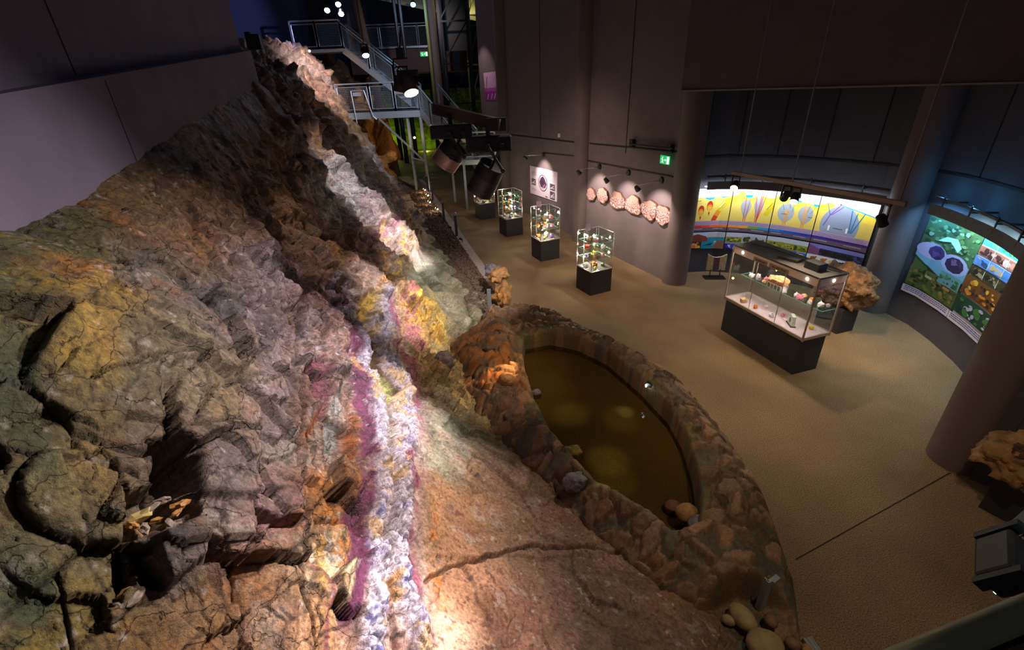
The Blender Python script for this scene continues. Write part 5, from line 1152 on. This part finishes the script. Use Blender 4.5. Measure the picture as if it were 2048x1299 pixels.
flight(e1, e2, 1.1, 'lower steel stair flight from the platform down behind the hanging projectors', 10, Vector((.85, .5, 0)))
t = empty('stair_landing', (e2.x, e2.y, 0), 'small steel landing on tall posts behind the hanging projectors', 'landing')
b = MB(); b.box((-1.3, 22.1, zL-.1), (1.9, 1.6, .2)); b.build('deck', steel_m, t)
for (u, v) in ((935,418),(911,404)):
    p = at(u, v, 0); b = MB(); b.box((p.x, p.y, zL/2), (.10, .10, zL)); b.build('support_post', steel_m, t)
for x in (-.5, .3): b = MB(); b.box((x-.2, 22.8, zL/2), (.10, .10, zL)); b.build('support_post', steel_m, t)
rail_panel((-2.1, 21.4, zL), (-.4, 21.4, zL), 1.1, t)
flight((-.4, 21.5, zL), (-.1, 25.5, .1), 1.0, 'last short stair flight behind the landing', 8, Vector((-1, 0, 0)))
# mezzanine railing and bits
t = empty('mezzanine_railing', aty(740,95,33.4), 'long dim railing along the front edge of the mezzanine', 'railing')
for i, (u0, u1) in enumerate(((728,762),(762,800),(800,838),(838,880))): 
    a_ = aty(u0, 94, 33.4); b_ = aty(u1, 93, 33.4); a_.z = b_.z = 7.05; rail_panel(a_, b_, 1.3, t)
b = MB(); b.bar(aty(728,97,33.4), aty(880,92,33.4), .1, .10); b.build('edge_angle', steel_m, t)
# lift tower with lattice
def tower(cx, cy, w_, lab, m, glow=False):
    t = empty('lift_tower', (cx, cy, 0), lab, 'tower')
    for dx in (-w_/2, w_/2):
        for dy in (-w_/2, w_/2): b = MB(); b.box((cx+dx, cy+dy, 6), (.16, .16, 12)); b.build('corner_post', m, t)
    b = MB()
    for i in range(6):
        z0 = i*2.0
        for dy in (-w_/2,): b.bar((cx-w_/2, cy+dy, z0), (cx+w_/2, cy+dy, z0+2), .06, .06); b.bar((cx-w_/2, cy+dy, z0+2), (cx+w_/2, cy+dy, z0+2), .08, .08)
    b.build('lattice', m, t); return t
p = aty(900, 0, 30); tw = tower(p.x+.1, 30.4, 1.5, 'dark steel lattice lift tower in front of the mezzanine', dsteel_m)
b = MB(); b.box((p.x+.1, 31.2, 9.2), (1.5, .1, 5)); b.build('dark_cladding', black_m, tw)
p = aty(935, 0, 31); tw = tower(p.x+.1, 32.6, .7, 'narrow yellow-lit lattice mast right of the lift tower', mat('olive_steel', srgb(130,130,60), .5))
point('mast_light', (p.x+.1, 32.2, 9.5), 60, (1,1,.4))
b = MB(); b.box((aty(967,0,30).x, 31, 8.6), (.9, .3, 4)); b.box((aty(967,0,30).x, 31, 6.3), (.7,.25,.6)); tag(b.build('dark_banner', black_m), 'tall black panel hanging between the lift tower and the side wall', 'panel')
for (u, y, lab) in ((790,30,'thin upright pipe left of the lift tower'),(801,30,'thin upright pipe right next to the other one left of the tower'),(852,30.5,'greenish upright pipe in front of the mezzanine')):
    p = aty(u, 30, y); b = MB(); b.tube((p.x, y, 3.2 if u > 840 else 6.5), (p.x, y, 12), .09, 10); tag(b.build('upright_pipe', dsteel_m if u < 840 else mat('olive_pipe', srgb(120,120,70), .5)), lab, 'pipe')
# green lit niche under the stairs
for (u, v) in ((785,290),(852,300),(775,300)):
    q = aty(u, v, 42.5); point('green_glow', q, 45, (.75, 1, .05), .1)
for (u, v, c) in ((780,330,(.7,.9,.2)),): q = aty(u, v, 38); spot('green_floor', (q.x, q.y, 5), (q.x+1, q.y-3, 0), 90, (.7,.9,.3), 60)
for i, (u, y) in enumerate(((805,38),(815,36),(835,38),(880,36),(905,35))):
    p = aty(u, 330, y); b = MB(); b.tube((p.x, y, 0), (p.x, y, 5.7), .16, 12); tag(b.build('steel_column', dsteel_m), ['slim dark column furthest left under the mezzanine','slim dark column second from left under the mezzanine','slim dark column behind the stair posts','slim dark column right of the stair posts','slim dark column behind the small landing'][i], 'column', 'slim columns under the mezzanine')
# ochre rock behind the ridge
lump('rock_outcrop', (-7.9, 29.0, 1.3), (1.3, 2.4, 3.0), 91, rkm, .2, 5, .5, True, 'orange-brown rock mass behind the ridge under the lower platform', 'rock', rough=.3)
lump('rock_outcrop', (-10.3, 31.0, 3.2), (2.2, 2.2, 3.0), 92, mat('brown_rock', srgb(104,70,44), .8, noise=(2,.5), bump=(5,.12)), .6, 5, .35, True, 'dark brown rock mass below the upper platform', 'rock')
spot('outcrop_spot', (-4.2, 26.5, 3.3), (-7.2, 28.2, 1.6), 60, (1,.66,.3), 70)
for (u, v, y, lab, c) in ((829,275,25.3,'starry warm lamp on the platform support post',(1,.6,.3)),(619,102,24.5,'small orange lamp at the rock crest below the upper platform',(1,.5,.15))):
    q = aty(u, v, y); t = empty('small_lamp', q, lab, 'lamp'); b = MB(); b.tube(q+Vector((0,.0,0)), q+Vector((0,.12,0)), .06, 10); b.build('housing', black_m, t)
    b = MB(); b.tube(q+Vector((0,-.03,0)), q, .045, 10); b.build('lens', mat('lens_o', (1,1,1,1), .3, emit=(*c,1), es=40), t); point('small_lamp_light', q+Vector((0,-.15,0)), 12, c)
# ------------------------------------------------------------------ luminaires
def can(name, loc, tgt, r, L, lab, cat='spotlight', m=black_m, lens=(1,1,1), es=20, group=None, yoke=True, hang=None, power=0, col=(1,1,1), ang=45):
    loc = Vector(loc); d = (Vector(tgt)-loc).normalized(); t = empty(name, loc, lab, cat, group)
    b = MB(); b.tube(loc-d*L*.5, loc+d*L*.5, r*.85, 20, r); b.build('housing', m, t, smooth=True)
    b = MB(); b.tube(loc+d*(L*.5-.004), loc+d*(L*.5+.004), r*.9, 20); b.build('lens', mat('lens_glow', (1,1,1,1), .3, emit=(*lens,1), es=es), t)
    if hang is not None and power >= 0:
        h = Vector(hang); s = d.cross(Vector((0,0,1))).normalized()*(r*1.0); b = MB()
        for k in (-1, 1): b.bar(loc+s*k, h+s*k*.85, .016, .03)
        b.bar(h-s, h+s, .035, .03); b.tube(h-Vector((0,0,.02)), h+Vector((0,0,.06)), .012, 8); b.build('yoke', black_m, t)
    if power: spot(name+'_light', loc+d*(L*.5+.02), tgt, power, col, ang, .6, r*.5)
    return t
# suspended track in front of the niche
zt_ = 3.3; ta = at(1465,345,zt_); tb = at(1812,408,zt_)
t = empty('lighting_track', ta, 'long suspended lighting track hung on rods in front of the diagram panels', 'lighting track')
b = MB(); b.bar(ta, tb, .05, .06); b.build('rail', mat('track_beige', srgb(150,132,112), .6), t)
for f in (.06, .42, .97): q = ta.lerp(tb, f); b = MB(); b.tube(q, q+Vector((0,0,8)), .012, 8); b.build('hanging_rod', mat('rod_grey', srgb(120,112,108), .5), t)
tr_heads = [((1478,366),(1.2,4.5,0),'track spotlight glaring at the camera, at the left end of the track',(1,.8,.5),50),((1603,396),(5.5,11,.5),'dark track spotlight, left one of the middle pair',(.3,.25,.2),1),((1624,398),(3.0,5.5,.3),'lit track spotlight, right one of the middle pair',(1,.75,.6),30),((1786,436),(7.3,6.6,0),'track spotlight at the right end, by the leaning round column',(1,.75,.55),14)]
for (uv, tg, lab, c, es) in tr_heads:
    q = ta.lerp(tb, (uv[0]-1465)/347)-Vector((0,0,.22 if uv[0] < 1700 else .28)); can('track_spotlight', q, tg, .07, .16, lab, lens=c, es=es, hang=q+Vector((0,0,.17 if uv[0] < 1700 else .23)), group='spotlights on the suspended track')
q = at(1478,366,zt_-.2)
spot('track_a', q+Vector((-.1,-.2,-.12)), (3.6,9.6,0), 90, (1,.78,.52), 75, .8)
spot('track_b', at(1624,398,zt_-.25)+Vector((-.1,-.15,0)), (4.4,6.5,.0), 170, (1,.80,.52), 80, .8)
spot('track_c', at(1786,436,zt_-.3), (7.2,6.9,0), 130, (1,.84,.62), 80, .8)
spot('track_d', at(1700,390,zt_-.25), (6.9,8.2,.6), 260, (1,.70,.42), 60, .7)
# two big projectors hanging near the camera
mr_ = mat('projector_black', srgb(26,26,32), .5); bro = mat('projector_bronze', srgb(176,148,140), .35, .4)
pr1 = on(880,225,(0,7.2),(0,1)); pr2 = on(1004,252,(0,6.4),(0,1))
t = empty('projector_rail', pr1, 'sloping dark rail the two big projectors hang from', 'rail'); b = MB(); b.bar(aty(868,217,7.3), aty(1003,250,6.4), .08, .14); b.build('beam', mat('rail_brown', srgb(84,70,72), .5), t); b = MB(); b.box(aty(993,248,6.45), (.24,.12,.15)); b.build('end_box', mr_, t)
def projector(u, v, y, wpx, hpx, uc, vc, ud, vd, lab, bright):
    c = aty(u, v, y); k = y*1.0/FPX; w_ = wpx*k; h_ = hpx*k
    t = empty('projector', c, lab, 'projector', 'big projectors hanging in the foreground')
    b = MB(); b.box(c, (w_, .26, h_), .12, .02); b.build('ballast_box', mr_, t)
    b = MB(); b.tube(c+Vector((0,0,h_*.4)), c+Vector((0,0,h_*.5+.12)), .03, 10); b.build('hanger', mr_, t)
    p = aty(uc, vc, y-.05); q = aty(ud, vd, y-.15); d = (q-p).normalized(); d = (d+Vector((0,.45,0))).normalized(); r = .19; L = (q-p).length
    s = p; e_ = p+d*L
    b = MB(); b.tube(s, s+d*L*.42, r*.92, 28, r); b.build('rear_housing', mr_, t, smooth=True)
    b = MB(); b.tube(s+d*L*.42, e_-d*L*.14, r, 28); hb_ = b.build('barrel', bright, t, smooth=True)
    b = MB(); b.tube(e_-d*L*.13, e_, r*1.0, 28); b.build('front_ring', bright, t, smooth=True)
    b = MB(); b.tube(e_-d*.02, e_+d*.004, r*.9, 28); b.build('lens', mat('lens_dull', (.6,.6,.7,1), .2, emit=(.6,.7,1,1), es=1.5), t)
    x = Vector((1,0,0)); n0 = c+Vector((w_*.02,-.14,-h_*.1))
    for (ax, az, bx, bz) in ((-.02,0,.16,-.30),(.16,0,-.02,-.30)):
        b = MB(); a1 = n0+Vector((ax,-.02,az)); b1 = a1+Vector((bx-ax, -.06, bz)); b.bar(a1, b1, .012, .035); b.tube(a1+Vector((0,-.02,0)), a1+Vector((0,.02,0)), .028, 12); b.tube(b1+Vector((0,-.02,0)), b1+Vector((0,.02,0)), .028, 12); b.build('bracket_arm', black_m, t)
projector(902,262,7.0,76,24,912,292,886,330,'big projector with shiny bronze barrel, left of the hanging pair',bro)
projector(977,286,6.5,84,28,985,330,958,388,'big dark projector at the right of the hanging pair, in front of a display case',mat('projector_dark', srgb(62,60,66), .45, .4))
# lit spotlight cluster above the lower platform
q = aty(818,170,9.5); tgt = rock_hit(770,720)
t = empty('spot_frame', aty(800,130,9.5), 'small steel lighting frame hanging above the lit warm spotlight', 'frame')
b = MB(); yy = 9.5
for (a_, c_) in (((786,118),(790,168)),((833,150),(836,172)),((786,118),(815,116)),((790,134),(815,133)),((800,100),(800,60))): b.tube(aty(*a_, yy), aty(*c_, yy), .014, 6)
b.box(aty(800,106,yy), (.12,.12,.16)); b.box(aty(815,146,yy), (.36,.16,.10)); b.build('bars', dsteel_m, t)
can('stage_spotlight', q, q+Vector((.25,-.42,-.85)), .14, .30, 'lit warm spotlight with glowing oval lens over the lower platform', m=mat('bronze_can', srgb(110,92,84), .5, .4), lens=(1,.75,.5), es=40, hang=q+Vector((0,0,.22)))
q2 = aty(800,168,9.6); can('stage_spotlight', q2, q2+Vector((-.2,-.02,-.9)), .12, .26, 'unlit bronze spotlight left of the lit one over the lower platform', m=mat('bronze_can2', srgb(96,80,74), .5, .4), lens=(.3,.2,.2), es=.3, hang=q2+Vector((0,0,.2)))
q = aty(730,104,16); can('stage_spotlight', q, q+Vector((.2,-.5,-.85)), .11, .22, 'violet-lit spotlight hanging beside the upper stairs', lens=(.8,.7,1), es=40, hang=q+Vector((0,0,.2)))
b = MB(); b.tube(q+Vector((0,0,.2)), q+Vector((0,0,5)), .012, 6); tag(b.build('hanging_rod', dsteel_m), 'thin rod the violet-lit spotlight hangs from', 'rod')
for (u, v, lab) in ((654,17,'bluish-white ceiling spotlight, left one of the far cluster'),(682,24,'bluish-white ceiling spotlight, right one of the far cluster'),(676,5,'bluish-white ceiling spotlight, topmost of the far cluster')):
    q = aty(u, v, 24); can('ceiling_spotlight', q, q+Vector((.3,-1.5,-1.3)), .12, .25, lab, lens=(.85,.85,1), es=60, group='far cluster of ceiling spotlights'); spot('ceiling_spot_light', q+Vector((.05,-.3,-.2)), aty(600,140,24.5) if u != 654 else Vector((-14, 27, 8)), 160 if u != 654 else 900, (.95,.85,1) if u != 654 else (.45,.45,1), 60)
q = aty(826,7,30); can('ceiling_spotlight', q, q+Vector((.1,-1,-.8)), .14, .2, 'blue glowing lamp under the white ceiling', lens=(.1,.6,1), es=30)
point('blue_wash', q+Vector((0,-.4,-.3)), 60, (.2,.6,1))
q = aty(508,84,12.5); b = MB(); b.box(q, (.3,.2,.3), .2, .02); b.box(q+Vector((-.1,0,.15)), (.1,.1,.1)); tag(b.build('floodlight', black_m), 'black floodlight at the end of the concrete wall above the rock', 'floodlight')
q = aty(1000,121,20.0); 
# bottom right: floodlight with green LEDs, steel rail, rock on pedestal, framed display
q = at(2012,1125,2.6); t = empty('led_floodlight', q, 'black floodlight with green-white LEDs at the bottom right edge', 'floodlight')
Mf = Matrix.Translation(q) @ Matrix.Rotation(-.75, 4, 'Z') @ Matrix.Rotation(.5, 4, 'Y')
b = MB(); b.box((0,0,0), (.16,.30,.20), 0, .02, M=Mf); b.build('housing', mr_, t)
b = MB(); b.box((-.05,.18,.02),(.06,.04,.24), M=Mf); b.build('yoke', dsteel_m, t); b = MB(); b.box((-.05,-.18,.02),(.06,.04,.24), M=Mf); b.build('yoke', dsteel_m, t)
b = MB(); 
for i in range(4):
    for j in range(3): b.box((.05-.035*j, -.12+.06*i, -.104), (.014,.014,.008), M=Mf)
b.box((.083, .0, .02), (.006,.26,.05), M=Mf)
for i in range(9): b.box((.035+.012*(i % 3), -.12+.03*i, .102), (.007,.010,.004), M=Mf)
for i in range(5): b.box((.082, -.12+.05*i, -.03-.015*(i % 3)), (.008,.012,.012), M=Mf)
b.build('led_array', mat('led_green', (1,1,1,1), .3, emit=(.3,1,.7,1), es=12), t)
b = MB(); b.bar(at(1995,1090,2.6), at(2075,1020,2.7), .07, .04); b.bar(at(2010,1110,2.62), at(2090,1045,2.72), .02, .05); b.build('support_arm', dsteel_m, t)
gm_ = bpy.data.materials.new('tinted_acrylic'); 
t = empty('handrail', at(1950,1265,3.6), 'broad brushed metal handrail crossing the bottom right corner', 'handrail')
b = MB(); b.tube(at(1760,1345,3.4), at(2130,1190,3.4), .045, 24); b.build('tube', mat('green_lit_steel', srgb(150,152,110), .4, .15), t, smooth=True)  # greenish highlight along the tube put into its base colour
b = MB(); b.bar(at(1830,1380,3.25), at(2180,1240,3.25), .02, .16); b.build('lower_panel', mat('dark_blue_panel', srgb(26,34,44), .4, .3), t)
p = at(1990,1040,0); lump('amethyst_boulder', (6.02,3.92,.84), (.38,.46,.32), 85, ost, .9, 5, .28, True, 'huge hollow brown rock on a dark pedestal at the right edge', 'boulder', rough=.3)
lump('hollow_geode', (5.9,3.82,1.03), (.19,.24,.12), 86, mat('dark_brown_hollow', srgb(70,46,30), .8, noise=(12,.5), bump=(20,.03)), .9, 4, .3, True, 'dark brown hollow on top of the huge rock at the right edge', 'rock')
b = MB(); b.box((6.08,3.96,.28),(.40,.40,.56),.5); tag(b.build('pedestal', blackm2), 'dark pedestal under the huge hollow rock at the right edge', 'pedestal')
t = empty('framed_display', (7.2,4.6,0), 'tall dark display panel with pale metal edges behind the right column', 'display')
f0, f1 = at(1985,890,.05), at(2100,700,.05)
b = MB(); b.bar((7.0,3.5,.0), (7.0,3.5,3), .02, .02); b.bm.free()
pb_ = Vector((6.55,4.25,0)); dq = Vector((.9,-.6,0)).normalized()
b = MB(); b.poly([pb_, pb_+dq*1.6, pb_+dq*1.6+Vector((0,0,2.6)), pb_+Vector((0,0,2.6))], thick=Vector((.04,.05,0))); b.build('panel', mat('dark_screen', srgb(24,24,44), .4), t)
b = MB(); b.box(pb_+Vector((.0,-.02,1.3)), (.05,.05,2.6)); b.box(pb_+dq*.16+Vector((.0,-.02,1.3)), (.02,.02,2.6)); b.build('edge_profile', chrome, t)

# ------------------------------------------------------------------ the light that shapes the rock
spot('rock_key', (2.6, 7.2, 6.2), rock_hit(765,800), 3400, (1,.95,1), 24, .8, .08)
spot('rock_key_near', (2.2, 4.2, 5.6), rock_hit(780,1240), 2300, (1,.95,1), 18, .95, .08)
spot('rock_key_upper', (2.0, 10.0, 6.0), rock_hit(770,610), 2600, (1,.95,.96), 20, .8, .08)
spot('rock_key_far', (1.4, 14.5, 5.6), rock_hit(805,490), 6000, (1,.93,.95), 22, .8, .08)
spot('rock_wide', (3.2, 7.0, 6.6), rock_hit(560,780), 2400, (1,.86,.80), 54, .9, .12)
spot('rock_wide_near', (2.6, 5.2, 6.4), rock_hit(480,1130), 1200, (1,.84,.72), 56, .9, .12)
spot('rock_slab', (3.4, 5.6, 5.8), rock_hit(1020,1120), 420, (1,.82,.68), 50, .9, .12)
spot('rock_upper', (0, 14, 7.5), rock_hit(700,370), 2600, (1,.9,.88), 34, .9, .12)
spot('rock_crest', (-3.6, 17.5, 7.8), rock_hit(635,165), 3600, (1,.86,.90), 34, 1, .15)
spot('orange_low', at(1035,690,.9), at(1000,755,.4), 46, (1,.5,.15), 70, .7, .03)
spot('pile_low', (-.36, 9.75, .35), (-.15, 10.5, .7), 14, (1,.55,.2), 80, .7, .03)
spot('floor_a', (2.4, 9, 6.5), (1.6, 12.5, 0), 600, (1,.64,.40), 56, .9, .1)
spot('floor_b', (2.0, 5, 6.5), (3.4, 7.4, 0), 340, (1,.78,.48), 70, .9, .1)
spot('floor_c', (2.8, 2.0, 6.2), (4.2, 3.9, 0), 300, (1,.80,.44), 76, .9, .1)
spot('fold_fill', (1.2, 6.2, 5.6), rock_hit(900,580), 2300, (1,.93,.84), 36, .9, .06)  # added spot without a fixture, brings out the folded ridges
spot('stairs_light', (-2.5, 21.0, 7.0), (-6.3, 25.5, 4.0), 1500, (.78,.88,1), 60, .9, .08)  # extra cool lamp, no fixture, put in to brighten the steel stairs
spot('hollow_light', (-2.0, 8.0, 7.2), rock_hit(665,535), 420, (1,.86,.7), 30, .9, .06)  # invented overhead lamp that lifts the dark dip in the rock
spot('bulge_fill', (2.4, 8.2, 5.4), rock_hit(835,640), 2600, (1,.94,.86), 18, .9, .06)  # added key with no fixture, brightens the yellow bulge
spot('cascade_fill', (2.0, 5.2, 5.6), at(960,735,.4), 700, (1,.72,.42), 38, .9, .06)  # added warm fill over the stream and rim, no fixture of its own
spot('mezzanine_fill', (-3.5, 26.5, 8.8), (-5.5, 33.5, 6.6), 420, (1,.8,.7), 80, 1, .1)  # added fill to raise the dim mezzanine front, no lamp stands there
spot('wall_wash', (-1, 13, 5.8), wp(5, 1.2), 320, (1,.72,.66), 80, 1, .1)
